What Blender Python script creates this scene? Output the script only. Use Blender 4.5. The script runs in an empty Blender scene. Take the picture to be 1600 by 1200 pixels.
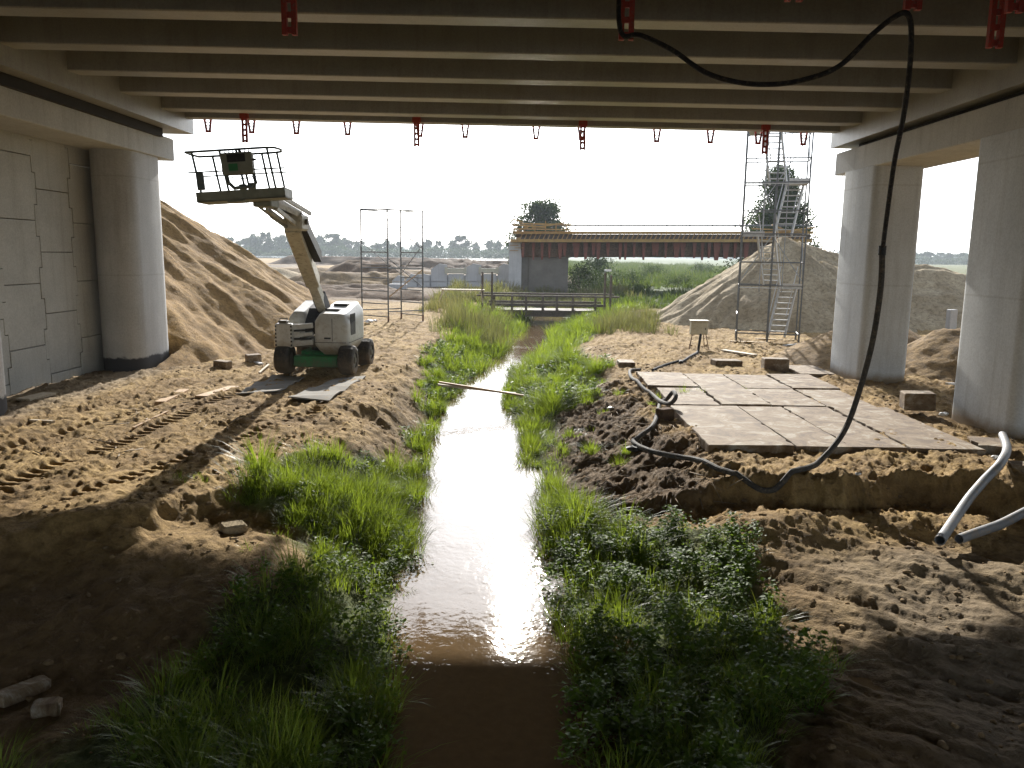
import bpy, math, random
import numpy as np
from mathutils import Vector, Matrix

random.seed(7)
RS = np.random.RandomState(11)
R = math.radians
sc = bpy.context.scene
COL = sc.collection

# ------------------------------------------------------------------ camera
CAM_Z = 3.3
PITCH, YAW, ROLL, FPX = 9.27, 0.55, 0.75, 1244.0
cam_d = bpy.data.cameras.new('camera')
cam = bpy.data.objects.new('camera', cam_d)
COL.objects.link(cam)
cam_d.sensor_width = 36
cam_d.lens = FPX / 1600 * 36
cam_d.clip_start = 0.05
cam_d.clip_end = 8000
CM = (Matrix.Rotation(R(YAW), 4, 'Z') @ Matrix.Rotation(R(90 - PITCH), 4, 'X') @ Matrix.Rotation(R(ROLL), 4, 'Z'))
cam.matrix_world = Matrix.Translation((0, 0, CAM_Z)) @ CM
sc.camera = cam

# ------------------------------------------------------------------ sky and sun
SUN_EL, SUN_AZ = 25.2, -0.3
world = bpy.data.worlds.new('World')
sc.world = world
world.use_nodes = True
wn = world.node_tree
bg = wn.nodes['Background']
sky = wn.nodes.new('ShaderNodeTexSky')
sky.sky_type = 'NISHITA'
sky.sun_disc = False
sky.sun_elevation = R(SUN_EL)
sky.sun_rotation = R(SUN_AZ)
sky.air_density = 1.0
sky.dust_density = 1.2
sky.ozone_density = 1.0
bg.inputs['Strength'].default_value = 0.14
hsv = wn.nodes.new('ShaderNodeHueSaturation')      # thin high haze: a nearly colourless sky
hsv.inputs['Saturation'].default_value = 0.35
wn.links.new(sky.outputs[0], hsv.inputs['Color'])
tint = wn.nodes.new('ShaderNodeMix'); tint.data_type = 'RGBA'; tint.blend_type = 'MULTIPLY'
tint.inputs['Factor'].default_value = 1.0; tint.inputs['B'].default_value = (.93, .98, 1.06, 1)
wn.links.new(hsv.outputs[0], tint.inputs['A'])
wn.links.new(tint.outputs['Result'], bg.inputs['Color'])
sl = bpy.data.lights.new('sun', 'SUN')
sl.energy = 5.0
sl.angle = R(0.55)
sl.color = (1.0, 0.95, 0.87)
so = bpy.data.objects.new('sun', sl)
COL.objects.link(so)
so.location = (0, 30, 60)
so.rotation_euler = (R(-(90 - SUN_EL)), 0, R(-SUN_AZ))

sc.view_settings.view_transform = 'Standard'
sc.view_settings.look = 'None'
sc.view_settings.exposure = 0.95
sc.view_settings.gamma = 1
sc.render.engine = 'CYCLES'
sc.cycles.max_bounces = 8
sc.cycles.diffuse_bounces = 4
sc.cycles.glossy_bounces = 4
sc.cycles.transmission_bounces = 4
sc.cycles.transparent_max_bounces = 8
sc.cycles.sample_clamp_indirect = 25.0
sc.cycles.caustics_reflective = True
sc.cycles.blur_glossy = 0.6
sc.cycles.use_denoising = True
try:
    sc.cycles.denoiser = 'OPENIMAGEDENOISE'
except Exception:
    pass

# ------------------------------------------------------------------ helpers
def ray(px, py):
    d = CM.to_3x3() @ Vector(((px - 800) / FPX, (600 - py) / FPX, -1))
    return d

def at(px, py, Y=None, z=None):
    """world point seen at pixel (1600x1200) on a given world depth Y or height z"""
    d = ray(px, py)
    t = Y / d.y if Y is not None else (z - CAM_Z) / d.z
    return Vector((d.x * t, d.y * t, CAM_Z + d.z * t))

ORG = {}
def tag(o, label=None, cat=None, group=None, kind=None):
    if label: o['label'] = label
    if cat: o['category'] = cat
    if group: o['group'] = group
    if kind: o['kind'] = kind
    return o

def empty(name, loc, label=None, cat=None, group=None, rz=0):
    o = bpy.data.objects.new(name, None)
    COL.objects.link(o)
    o.location = loc
    o.rotation_euler = (0, 0, rz)
    o.empty_display_size = 0.2
    ORG[o.name] = Vector(loc)
    return tag(o, label, cat, group)

def link_mesh(name, me, mats, parent=None, org=None):
    o = bpy.data.objects.new(name, me)
    COL.objects.link(o)
    for m in (mats if isinstance(mats, (list, tuple)) else [mats]):
        me.materials.append(m)
    if parent is not None:
        o.parent = parent
        ORG[o.name] = ORG[parent.name]
    else:
        o.location = org or (0, 0, 0)
        ORG[o.name] = Vector(org or (0, 0, 0))
    return o

class MB:
    """collects shapes in world (or thing-local) coordinates"""
    def __init__(s):
        s.v = []; s.f = []
    def add(s, vs, fs):
        n = len(s.v)
        s.v += [Vector(v) for v in vs]
        s.f += [tuple(i + n for i in f) for f in fs]
        return s
    def box(s, x0, x1, y0, y1, z0, z1, M=None, tx=0.0):
        vs = [Vector((x, y, z)) for z in (z0, z1) for y in (y0, y1) for x in (x0, x1)]
        if M is not None: vs = [M @ v for v in vs]
        return s.add(vs, [(0, 2, 3, 1), (4, 5, 7, 6), (0, 1, 5, 4), (2, 6, 7, 3), (0, 4, 6, 2), (1, 3, 7, 5)])
    def bbox(s, x0, x1, y0, y1, z0, z1, b=0.03, M=None):
        """box with bevelled edges (chamfer)"""
        vs = []; 
        for sz in (0, 1):
            for zz in (0, 1):
                z = (z0 if sz == 0 else z1)
                ins = b if (zz == 0) == (sz == 0) else 0
                zc = z + (0 if ins else (b if sz == 0 else -b))
                ring = [(x0 + ins, y0 + ins), (x1 - ins, y0 + ins), (x1 - ins, y1 - ins), (x0 + ins, y1 - ins)]
                cut = b
                for i, (x, y) in enumerate(ring):
                    sx = 1 if x < (x0 + x1) / 2 else -1
                    sy = 1 if y < (y0 + y1) / 2 else -1
                    if i % 2 == 0:
                        vs.append((x, y + sy * cut, zc)); vs.append((x + sx * cut, y, zc))
                    else:
                        vs.append((x + sx * cut, y, zc)); vs.append((x, y + sy * cut, zc))
        fs = [tuple(range(7, -1, -1)), tuple(range(24, 32))]
        for k in range(3):
            a = k * 8
            for i in range(8):
                fs.append((a + i, a + (i + 1) % 8, a + 8 + (i + 1) % 8, a + 8 + i))
        vs = [Vector(v) for v in vs]
        if M is not None: vs = [M @ v for v in vs]
        return s.add(vs, fs)
    def bar(s, p, q, w, h=None, up=(0, 0, 1)):
        p, q = Vector(p), Vector(q)
        h = h or w
        d = (q - p).normalized()
        u = Vector(up)
        if abs(d.dot(u)) > 0.98: u = Vector((0, 1, 0))
        a = d.cross(u).normalized() * w / 2
        b = a.cross(d).normalized() * h / 2
        vs = [p - a - b, p + a - b, p + a + b, p - a + b, q - a - b, q + a - b, q + a + b, q - a + b]
        return s.add(vs, [(0, 3, 2, 1), (4, 5, 6, 7), (0, 1, 5, 4), (1, 2, 6, 5), (2, 3, 7, 6), (3, 0, 4, 7)])
    def tube(s, pts, r, n=8, closed=False, caps=True):
        pts = [Vector(p) for p in pts]
        N = len(pts)
        rr = r if isinstance(r, (list, tuple)) else [r] * N
        t0 = (pts[1] - pts[0]).normalized()
        u = Vector((0, 0, 1)) if abs(t0.z) < 0.9 else Vector((1, 0, 0))
        u = (u - t0 * u.dot(t0)).normalized()
        vs = []
        for i, p in enumerate(pts):
            if closed: t = (pts[(i + 1) % N] - pts[i - 1]).normalized()
            else: t = (pts[min(i + 1, N - 1)] - pts[max(i - 1, 0)]).normalized()
            u = (u - t * u.dot(t)).normalized()
            w = t.cross(u)
            for k in range(n):
                a = 2 * math.pi * k / n
                vs.append(p + (u * math.cos(a) + w * math.sin(a)) * rr[i])
        fs = []
        for i in range(N if closed else N - 1):
            j = (i + 1) % N
            for k in range(n):
                k2 = (k + 1) % n
                fs.append((i * n + k, i * n + k2, j * n + k2, j * n + k))
        if caps and not closed:
            fs.append(tuple(range(n - 1, -1, -1)))
            fs.append(tuple(range((N - 1) * n, N * n)))
        return s.add(vs, fs)
    def rod(s, p, q, r, n=8):
        return s.tube([p, q], r, n)
    def prism(s, poly, p0, p1, M=None):
        """poly in (a,b), extruded along axis from p0 to p1 given mapping M: (a,b,t)->world"""
        n = len(poly)
        vs = [M(a, b, p0) for a, b in poly] + [M(a, b, p1) for a, b in poly]
        fs = [tuple(range(n - 1, -1, -1)), tuple(range(n, 2 * n))]
        for i in range(n):
            j = (i + 1) % n
            fs.append((i, j, n + j, n + i))
        return s.add(vs, fs)
    def build(s, name, mat, parent=None, org=None, smooth=False, local=False, bevel=0):
        me = bpy.data.meshes.new(name)
        o0 = ORG[parent.name] if parent is not None else Vector(org or (0, 0, 0))
        if local: o0 = Vector((0, 0, 0))
        me.from_pydata([tuple(v - o0) for v in s.v], [], s.f)
        me.update()
        bm_fix(me)
        if smooth:
            me.polygons.foreach_set('use_smooth', [True] * len(me.polygons))
            try: me.set_sharp_from_angle(angle=R(35))
            except Exception: pass
        o = link_mesh(name, me, mat, parent, org)
        if bevel:
            m = o.modifiers.new('bevel', 'BEVEL'); m.width = bevel; m.segments = 2; m.limit_method = 'ANGLE'
        return o

import bmesh
def bm_fix(me):
    bm = bmesh.new(); bm.from_mesh(me)
    bmesh.ops.recalc_face_normals(bm, faces=bm.faces)
    bm.to_mesh(me); bm.free()

def copy_tree(o, parent=None):
    c = o.copy(); COL.objects.link(c)
    if parent is not None: c.parent = parent
    for ch in list(o.children): copy_tree(ch, c)
    return c

def np_mesh(name, V, T, mats, attrs=None, smooth=True, org=None, parent=None, quads=False):
    V = np.asarray(V, np.float32); T = np.asarray(T, np.int32)
    k = T.shape[1]
    me = bpy.data.meshes.new(name)
    me.vertices.add(len(V)); me.vertices.foreach_set('co', V.ravel())
    me.loops.add(T.size); me.loops.foreach_set('vertex_index', T.ravel())
    me.polygons.add(len(T))
    me.polygons.foreach_set('loop_start', np.arange(0, T.size, k, dtype=np.int32))
    me.polygons.foreach_set('loop_total', np.full(len(T), k, np.int32))
    if smooth: me.polygons.foreach_set('use_smooth', np.ones(len(T), bool))
    me.update(calc_edges=True)
    for nm, arr in (attrs or {}).items():
        if arr.ndim == 1:
            a = me.attributes.new(nm, 'FLOAT', 'POINT'); a.data.foreach_set('value', arr.astype(np.float32))
        else:
            a = me.attributes.new(nm, 'FLOAT_COLOR', 'POINT')
            c = np.ones((len(V), 4), np.float32); c[:, :3] = arr
            a.data.foreach_set('color', c.ravel())
    return link_mesh(name, me, mats, parent, org)

# ------------------------------------------------------------------ noise
def _h(ix, iy, seed):
    n = (ix.astype(np.int64) * 374761393 + iy.astype(np.int64) * 668265263 + seed * 1442695041) & 0xffffffff
    n = ((n ^ (n >> 13)) * 1274126177) & 0xffffffff
    n = n ^ (n >> 16)
    return (n & 0xffffff) / float(0xffffff)

def vn(x, y, seed=0):
    x = np.asarray(x, float); y = np.asarray(y, float)
    ix = np.floor(x); iy = np.floor(y)
    fx = x - ix; fy = y - iy
    fx = fx * fx * fx * (fx * (fx * 6 - 15) + 10); fy = fy * fy * fy * (fy * (fy * 6 - 15) + 10)
    a = _h(ix, iy, seed); b = _h(ix + 1, iy, seed); c = _h(ix, iy + 1, seed); d = _h(ix + 1, iy + 1, seed)
    return (a * (1 - fx) + b * fx) * (1 - fy) + (c * (1 - fx) + d * fx) * fy * 1.0 - 0.5

def fbm(x, y, sc_, octs=4, seed=0, g=0.5, lac=2.07):
    s = 0; a = 1.0
    x = np.asarray(x, float) / sc_; y = np.asarray(y, float) / sc_
    for o in range(octs):
        s = s + a * vn(x + 17.3 * o, y - 9.1 * o, seed + o)
        a *= g; x = x * lac; y = y * lac
    return s

def sst(a, b, x):
    t = np.clip((x - a) / (b - a), 0, 1)
    return t * t * (3 - 2 * t)

# ------------------------------------------------------------------ terrain
ZW = -0.8
WY = [-30, 3, 6, 9, 13, 17, 21, 25.5, 32, 40, 48, 60, 80, 140, 300]
WL = [-.7, -.9, -1.12, -1.36, -1.75, -2.1, -2.1, -1.75, -1.0, -.3, .3, 1.6, 5.5, 30, 90]
WR = [.5, .55, .62, .64, .5, .25, -.15, -.15, .8, 1.7, 2.8, 3.2, 6.2, 30.3, 90.3]
CYL = [-30, 4, 7, 8.4, 9.5, 10.3, 11.5, 13, 15, 20, 25, 32, 40, 48, 60, 80]
CXL = [-3.2, -3.1, -2.9, -2.5, -3.0, -4.4, -4.1, -3.7, -3.35, -3.4, -3.5, -3.7, -3.2, -3.4, -3, 0]
CYR = [-30, 4, 7, 9, 10.5, 12, 13, 17, 22, 27, 30, 38, 48, 60, 80]
CXR = [2.6, 2.4, 2.9, 3.2, 3.1, 3.2, 3.3, 3.4, 3.0, 2.9, 3.4, 5.2, 6.5, 8, 10]

def ground_zone(X, Y):
    X = np.asarray(X, float); Y = np.asarray(Y, float)
    xl = np.interp(Y, WY, WL) + 0.25 * fbm(X * 0 + 3, Y, 1.3, 3, 5)
    xr = np.interp(Y, WY, WR) + 0.25 * fbm(X * 0 + 9, Y, 1.1, 3, 6)
    cl = np.interp(Y, CYL, CXL) + 0.45 * fbm(X * 0 + 1, Y, 1.2, 3, 7)
    cr = np.interp(Y, CYR, CXR) + 0.5 * fbm(X * 0 + 2, Y, 1.2, 3, 8)
    # distance from water edge as fraction of bank
    tl = (xl - X) / np.maximum(xl - cl, 0.2)
    tr = (X - xr) / np.maximum(cr - xr, 0.2)
    return xl, xr, cl, cr, tl, tr

def TH(X, Y, fine=True):
    X = np.asarray(X, float); Y = np.asarray(Y, float)
    xl, xr, cl, cr, tl, tr = ground_zone(X, Y)
    # level of the land either side
    edge = np.clip(10.6 + 1.5 * (X + 4.1), 6.6, 10.6)
    left = -0.32 * (1 - sst(-.75, .15, Y - edge + 0.9 * fbm(X, Y, 1.1, 4, 21)))
    left = left - 0.32 * (1 - sst(6.6, 8.4, Y - 0.25 * (X + 3)))
    left = left + 0.18 * np.exp(-((X + 4.2) ** 2 / 3 + (Y - 9.0) ** 2 / .8))
    cut = 11.8 + 0.55 * fbm(X, Y * .3, 1.5, 5, 31, .6)
    soft = 0.35 + 2.5 * sst(7.0, 8.3, X)
    right = -0.42 * (1 - sst(cut - soft, cut + 0.05, Y)) - .26 * (1 - sst(8.6, 11.3, Y))
    right = right + .26 * np.exp(-((X - 3.7) ** 2 / .9 + (Y - 10.7) ** 2 / .35)) + .12 * np.exp(-((X - 5.6) ** 2 / 1.5 + (Y - 11.0) ** 2 / .12))
    right = right + 0.22 * sst(4.2, 8, X) * (1 - sst(9, 11, Y)) + 0.12 * fbm(X, Y, 2.2, 2, 33) * (1 - sst(11, 12, Y))
    base = np.where(X < (xl + xr) / 2, left, right)
    far = sst(30, 60, Y)
    base = base + far * 0.35 * fbm(X, Y, 14, 3, 41) * (1 - sst(150, 300, Y))
    big = 0.10 * fbm(X, Y, 3.5, 2, 42)
    base = base + big * (1 - sst(200, 300, Y))
    t = np.where(X < (xl + xr) / 2, tl, tr)
    tt = np.clip(t, 0, 1)
    wob = 0.5 * fbm(X, Y, .9, 3, 51) * np.sin(np.pi * tt)
    profL = sst(0.0, 1.0, tt + 0.12 * wob) * 0.9 + 0.1 * tt
    profR = 0.35 * sst(0, .45, tt) + 0.65 * sst(.3, 1.0, tt + .2 * wob)
    prof = np.where(X < (xl + xr) / 2, profL, profR)
    h = ZW + (base - ZW) * prof
    h = np.where(t < 0, ZW - 0.35 * sst(0, .35, -t), h)
    rough = sst(-0.05, .25, t)
    # wheel tracks are computed first: they flatten the clods
    TM = np.zeros_like(X); TD = np.zeros_like(X)
    for (p, q, w, seed, deep) in TRACKS:
        dx, dy = q[0] - p[0], q[1] - p[1]
        L = math.hypot(dx, dy); dx /= L; dy /= L
        s = (X - p[0]) * dx + (Y - p[1]) * dy
        d = -(X - p[0]) * dy + (Y - p[1]) * dx + 0.12 * np.sin(s * .5 + seed)
        m = sst(-.6, .4, s) * (1 - sst(L - .4, L + .6, s))
        pr = np.exp(-(d / (w * .5)) ** 6) * m
        br = sst(-.5, -.25, fbm(s, d * .2, 1.3, 2, 90 + seed) + .08 * deep)
        lug = sst(-.35, .35, np.sin(s * 2 * math.pi / .22))
        TM = np.maximum(TM, pr * br)
        TD = TD + pr * br * (-.075 + .075 * lug * deep) - .03 * pr * (1 - br) + .04 * m * np.exp(-((np.abs(d) - w * .66) / .07) ** 2)
    keepn = (1 - .9 * TM)
    # clods and ruts
    n1 = fbm(X, Y, 0.55, 5, 61, .58)
    dark_bank = sst(.05, .3, tr) * (1 - sst(.9, 1.25, tr)) * sst(10.5, 12, Y) * (1 - sst(20, 24, Y))
    su = (X * .25 + Y * .97) * .28; sv = X * .97 - Y * .25
    h = h + rough * keepn * (fbm(sv, su, .30, 5, 63, .6) * .085 + fbm(X, Y, .15, 3, 64, .6) * .02) * (1 - sst(40, 60, Y)) * (.4 + .6 * sst(9, 11, Y)) * (1 - .7 * sst(1.5, 3, X) * (1 - sst(10.2, 11.4, Y)))
    h = h + rough * (.3 + .7 * keepn) * n1 * (0.05 + 0.13 * dark_bank)
    leftbank = sst(.1, .4, tl) * (1 - sst(.8, 1.1, tl)) * sst(12, 14, Y)
    h = h + (.24 * fbm(X, Y, .7, 5, 73, .6) - .03) * np.exp(-((Y - cut) / .55) ** 2) * sst(2.5, 4.6, X) * (1 - sst(7.0, 7.8, X))
    h = h + leftbank * 0.10 * fbm(X * 1.0, Y * .5, .4, 3, 71)
    clod = np.clip(fbm(X, Y, .13, 3, 81) - .24, 0, .13)
    h = h + rough * keepn * clod * 0.24 * (1 - sst(40, 80, Y)) * (.35 + .65 * sst(9, 11.5, Y))
    h = h + TD * rough
    if fine:
        # old tyre arcs, near right
        st_ = (X * .80 - Y * .60); ac = (X * .60 + Y * .80)
        h = h + sst(1.6, 3.2, X) * (1 - sst(10, 11.2, Y)) * .16 * fbm(ac, st_ * .28, .9, 5, 99, .58)
        rr = np.hypot(X - 11.5, Y - 3.0)
        zone = sst(1.6, 3.2, X) * (1 - sst(10.3, 11.3, Y))
        h = h + zone * 0.008 * np.sin(rr * 2 * math.pi / .42 + 3 * fbm(X, Y, 1.5, 2, 95)) * sst(-.1, .3, fbm(X, Y, 1.2, 3, 98)) + zone * .022 * fbm(rr * 3.0, np.arctan2(Y - 3, X - 11.5) * 2.2, .6, 3, 97)

    return h

TRACKS = [((-7.28, 10.0), (-6.2, 19.5), .34, 1, 1.0), ((-6.0, 10.0), (-4.35, 15.6), .24, 2, 1.0),
          ((-9.6, 11.0), (-8.3, 20), .32, 3, .5), ((-8.75, 9.9), (-7.5, 19.0), .26, 4, .7), ((-4.35, 15.6), (-4.2, 19.5), .32, 2, 1.0), ((-7.9, 9.2), (-6.9, 10.4), .3, 6, 1.0)]

def zg(x, y):
    return float(TH(np.array([x]), np.array([y]), False)[0])

# ------------------------------------------------------------------ materials
def nodes_mat(name):
    m = bpy.data.materials.new(name); m.use_nodes = True
    nt = m.node_tree; b = nt.nodes['Principled BSDF']
    return m, nt, b

def noise(nt, scale, detail=5, rough=.6, coord=None, dist=0.0):
    n = nt.nodes.new('ShaderNodeTexNoise')
    n.inputs['Scale'].default_value = scale; n.inputs['Detail'].default_value = detail
    n.inputs['Roughness'].default_value = rough; n.inputs['Distortion'].default_value = dist
    if coord is not None: nt.links.new(coord, n.inputs['Vector'])
    return n

def ramp(nt, fac, stops):
    r = nt.nodes.new('ShaderNodeValToRGB')
    nt.links.new(fac, r.inputs['Fac'])
    el = r.color_ramp.elements
    while len(el) < len(stops): el.new(0.5)
    for e, (p, c) in zip(el, stops):
        e.position = p; e.color = (*c, 1) if len(c) == 3 else c
    return r

def mixc(nt, fac, a, b, mode='MIX'):
    m = nt.nodes.new('ShaderNodeMix'); m.data_type = 'RGBA'; m.blend_type = mode
    for sock, v in ((m.inputs['Factor'], fac), (m.inputs['A'], a), (m.inputs['B'], b)):
        if isinstance(v, (int, float)): sock.default_value = v
        elif isinstance(v, tuple): sock.default_value = (*v, 1)
        else: nt.links.new(v, sock)
    return m.outputs['Result']

def coords(nt, obj=False):
    if obj:
        return nt.nodes.new('ShaderNodeTexCoord').outputs['Object']
    return nt.nodes.new('ShaderNodeNewGeometry').outputs['Position']

def mk(name, c1, c2=None, scale=3.0, rough=.7, bump=0.0, bscale=20, metal=0.0, grime=None, stretch=None, spec=.5, objc=False):
    m, nt, b = nodes_mat(name)
    b.inputs['Roughness'].default_value = rough
    b.inputs['Metallic'].default_value = metal
    b.inputs['Specular IOR Level'].default_value = spec
    c2 = c2 or tuple(x * .75 for x in c1)
    co = coords(nt, objc)
    if stretch:
        mp = nt.nodes.new('ShaderNodeMapping'); mp.inputs['Scale'].default_value = stretch
        nt.links.new(co, mp.inputs['Vector']); co = mp.outputs[0]
    n = noise(nt, scale, 6, .62, co)
    col = ramp(nt, n.outputs['Fac'], [(.32, c2), (.68, c1)]).outputs['Color']
    if grime:
        g = noise(nt, scale * 3.1, 5, .7, co)
        f = ramp(nt, g.outputs['Fac'], [(.5, (0, 0, 0)), (.72, (1, 1, 1))])
        col = mixc(nt, f.outputs['Color'], col, grime)
    nt.links.new(col, b.inputs['Base Color'])
    if bump:
        bn = noise(nt, bscale, 5, .6, co)
        bp = nt.nodes.new('ShaderNodeBump'); bp.inputs['Strength'].default_value = bump; bp.inputs['Distance'].default_value = .02
        nt.links.new(bn.outputs['Fac'], bp.inputs['Height']); nt.links.new(bp.outputs[0], b.inputs['Normal'])
    return m

def dusted(m, z0, z1, colr=(.34, .26, .16)):
    nt = m.node_tree; b = nt.nodes['Principled BSDF']
    src = b.inputs['Base Color'].links[0].from_socket
    co = nt.nodes.new('ShaderNodeTexCoord').outputs['Object']
    sx = nt.nodes.new('ShaderNodeSeparateXYZ'); nt.links.new(co, sx.inputs[0])
    n = noise(nt, 4, 5, .7, co)
    ml = nt.nodes.new('ShaderNodeMath'); ml.operation = 'MULTIPLY_ADD'
    nt.links.new(n.outputs['Fac'], ml.inputs[0]); ml.inputs[1].default_value = .7; nt.links.new(sx.outputs['Z'], ml.inputs[2])
    f = ramp(nt, ml.outputs[0], [(0, (1, 1, 1)), (1, (0, 0, 0))])
    mr = nt.nodes.new('ShaderNodeMapRange'); mr.inputs['From Min'].default_value = z0 + .35; mr.inputs['From Max'].default_value = z1 + .35
    nt.links.new(ml.outputs[0], mr.inputs['Value']); nt.links.new(mr.outputs[0], f.inputs['Fac'])
    nt.links.new(mixc(nt, f.outputs['Color'], src, colr), b.inputs['Base Color'])
    return m

def concrete(name, c1, c2, streak=.25, stain=(.16, .13, .10), base_band=None, rough=.82, spec=.5, seams=0):
    m, nt, b = nodes_mat(name)
    b.inputs['Roughness'].default_value = rough; b.inputs['Specular IOR Level'].default_value = spec
    co = coords(nt)
    n = noise(nt, .9, 6, .65, co)
    col = ramp(nt, n.outputs['Fac'], [(.3, c2), (.7, c1)]).outputs['Color']
    mp = nt.nodes.new('ShaderNodeMapping'); mp.inputs['Scale'].default_value = (3.2, 3.2, .22)
    nt.links.new(co, mp.inputs['Vector'])
    s = noise(nt, 1.6, 5, .7, mp.outputs[0])
    f = ramp(nt, s.outputs['Fac'], [(.50, (0, 0, 0)), (.80, (streak,) * 3)])
    col = mixc(nt, f.outputs['Color'], col, stain)
    fine = noise(nt, 26, 4, .7, co)
    f2 = ramp(nt, fine.outputs['Fac'], [(.35, (.82, .82, .82)), (.6, (1, 1, 1))])
    col = mixc(nt, 1.0, col, f2.outputs['Color'], 'MULTIPLY')
    holes = nt.nodes.new('ShaderNodeTexVoronoi'); holes.inputs['Scale'].default_value = 9
    nt.links.new(co, holes.inputs['Vector'])
    hf = ramp(nt, holes.outputs['Distance'], [(.03, (.45, .43, .4)), (.07, (1, 1, 1))])
    col = mixc(nt, .7, col, hf.outputs['Color'], 'MULTIPLY')
    if seams:
        sz = nt.nodes.new('ShaderNodeSeparateXYZ'); nt.links.new(co, sz.inputs[0])
        fr = nt.nodes.new('ShaderNodeMath'); fr.operation = 'PINGPONG'; fr.inputs[1].default_value = seams
        nt.links.new(sz.outputs['Z'], fr.inputs[0])
        sf = ramp(nt, fr.outputs[0], [(.0, (.84, .83, .81)), (.014, (.92, .91, .90)), (.030, (1, 1, 1))])
        col = mixc(nt, 1.0, col, sf.outputs['Color'], 'MULTIPLY')
    if base_band:
        sx = nt.nodes.new('ShaderNodeSeparateXYZ'); nt.links.new(co, sx.inputs[0])
        ad = nt.nodes.new('ShaderNodeMath'); ad.operation = 'ADD'
        wob = noise(nt, 3.5, 5, .7, co)
        ml = nt.nodes.new('ShaderNodeMath'); ml.operation = 'MULTIPLY_ADD'
        nt.links.new(wob.outputs['Fac'], ml.inputs[0]); ml.inputs[1].default_value = .28; ml.inputs[2].default_value = -.14
        nt.links.new(sx.outputs['Z'], ad.inputs[0]); nt.links.new(ml.outputs[0], ad.inputs[1])
        h0, bc, soft = base_band
        fb = ramp(nt, ad.outputs[0], [(h0, (1, 1, 1)), (h0 + soft, (0, 0, 0))])
        col = mixc(nt, fb.outputs['Color'], col, bc)
    nt.links.new(col, b.inputs['Base Color'])
    bp = nt.nodes.new('ShaderNodeBump'); bp.inputs['Strength'].default_value = .25; bp.inputs['Distance'].default_value = .01
    nt.links.new(fine.outputs['Fac'], bp.inputs['Height']); nt.links.new(bp.outputs[0], b.inputs['Normal'])
    return m

M = {}
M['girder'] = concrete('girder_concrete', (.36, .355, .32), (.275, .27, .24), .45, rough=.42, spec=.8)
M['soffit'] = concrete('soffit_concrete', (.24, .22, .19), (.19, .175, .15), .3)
M['pillar'] = concrete('pillar_concrete', (.60, .625, .63), (.49, .51, .515), .5, (.30, .29, .26), (.06, (.24, .18, .11), .22), seams=1.3)
M['pillar_tar'] = concrete('tarred_pillar_concrete', (.52, .525, .52), (.42, .425, .42), .4, (.22, .19, .16), (.33, (.035, .035, .038), .06), seams=1.3)
M['cap'] = concrete('cap_concrete', (.54, .54, .51), (.43, .43, .41), .5, (.24, .21, .17))
M['panel'] = concrete('panel_concrete', (.52, .52, .48), (.41, .41, .38), .35, (.22, .19, .14))
M['joint'] = mk('joint_dark', (.13, .115, .095), rough=.95)
M['bearing'] = mk('bearing_and_gap_shade', (.03, .028, .026), rough=.9)  # dark bearings, and the shade painted into the gap around them
M['far_concrete'] = concrete('far_concrete', (.52, .52, .51), (.42, .42, .42), .3)
M['pier'] = concrete('shaded_pier_concrete', (.20, .18, .15), (.13, .115, .095), .4)  # darkened so the colour carries the shade on the backlit front
M['red'] = mk('red_steel', (.46, .05, .035), (.30, .035, .025), 8, .6, grime=(.20, .12, .09))
M['red_far'] = mk('red_steel_far', (.21, .055, .03), (.13, .04, .022), 3, .7)
M['hose'] = mk('black_rubber', (.035, .036, .042), (.022, .022, .025), 6, .75, .3, 60, grime=(.12, .10, .08), spec=.25)
M['hose_grey'] = mk('dusty_hose', (.085, .078, .07), (.04, .04, .04), 6, .8, .3, 50, grime=(.17, .14, .10), spec=.2)
M['pipe'] = mk('grey_plastic_pipe', (.22, .24, .265), (.15, .16, .175), 3, .55, .15, 40, grime=(.32, .25, .17))
M['white_paint'] = mk('white_paint', (.66, .66, .63), (.53, .53, .50), 2.5, .45, grime=(.42, .39, .33), objc=True)
dusted(M['white_paint'], .55, .95)
M['cream_paint'] = mk('cream_boom_paint', (.62, .60, .52), (.50, .47, .38), 3, .5, grime=(.20, .17, .12), objc=True)
M['green_paint'] = mk('green_paint', (.03, .27, .07), (.02, .17, .05), 4, .5, grime=(.10, .10, .05), objc=True)
M['blue_steel'] = mk('grey_blue_steel', (.14, .18, .19), (.09, .12, .13), 6, .5, grime=(.2, .19, .15), objc=True)
M['basket_floor'] = mk('basket_floor', (.30, .31, .25), (.20, .21, .17), 4, .6, objc=True)
M['black'] = mk('black_part', (.02, .02, .02), (.012, .012, .012), 8, .6, grime=(.05, .045, .04), objc=True)
M['rubber'] = mk('tyre_rubber', (.022, .022, .022), (.05, .043, .035), 5, .85, .3, 40, grime=(.13, .10, .07), objc=True)
dusted(M['green_paint'], .0, .45, (.16, .13, .08)); dusted(M['rubber'], -.1, .55, (.20, .15, .09))
M['rim'] = mk('wheel_rim', (.16, .15, .12), (.10, .09, .07), 6, .6, objc=True)
M['galv'] = mk('galvanised_steel', (.36, .37, .37), (.24, .25, .25), 10, .42, metal=.55, grime=(.18, .16, .14))
M['galv_dark'] = mk('dull_steel', (.15, .16, .165), (.09, .10, .10), 10, .55, metal=.2, grime=(.12, .10, .08))
M['alu'] = mk('aluminium', (.50, .50, .49), (.38, .39, .39), 10, .4, metal=.2)
M['wood'] = mk('timber', (.46, .29, .13), (.32, .19, .08), 4, .75, .2, 30, grime=(.20, .14, .08), stretch=(1, 1, 1))
M['wood_pale'] = mk('pale_timber', (.56, .48, .36), (.42, .35, .25), 4, .75, .2, 30, grime=(.28, .22, .15))
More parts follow.
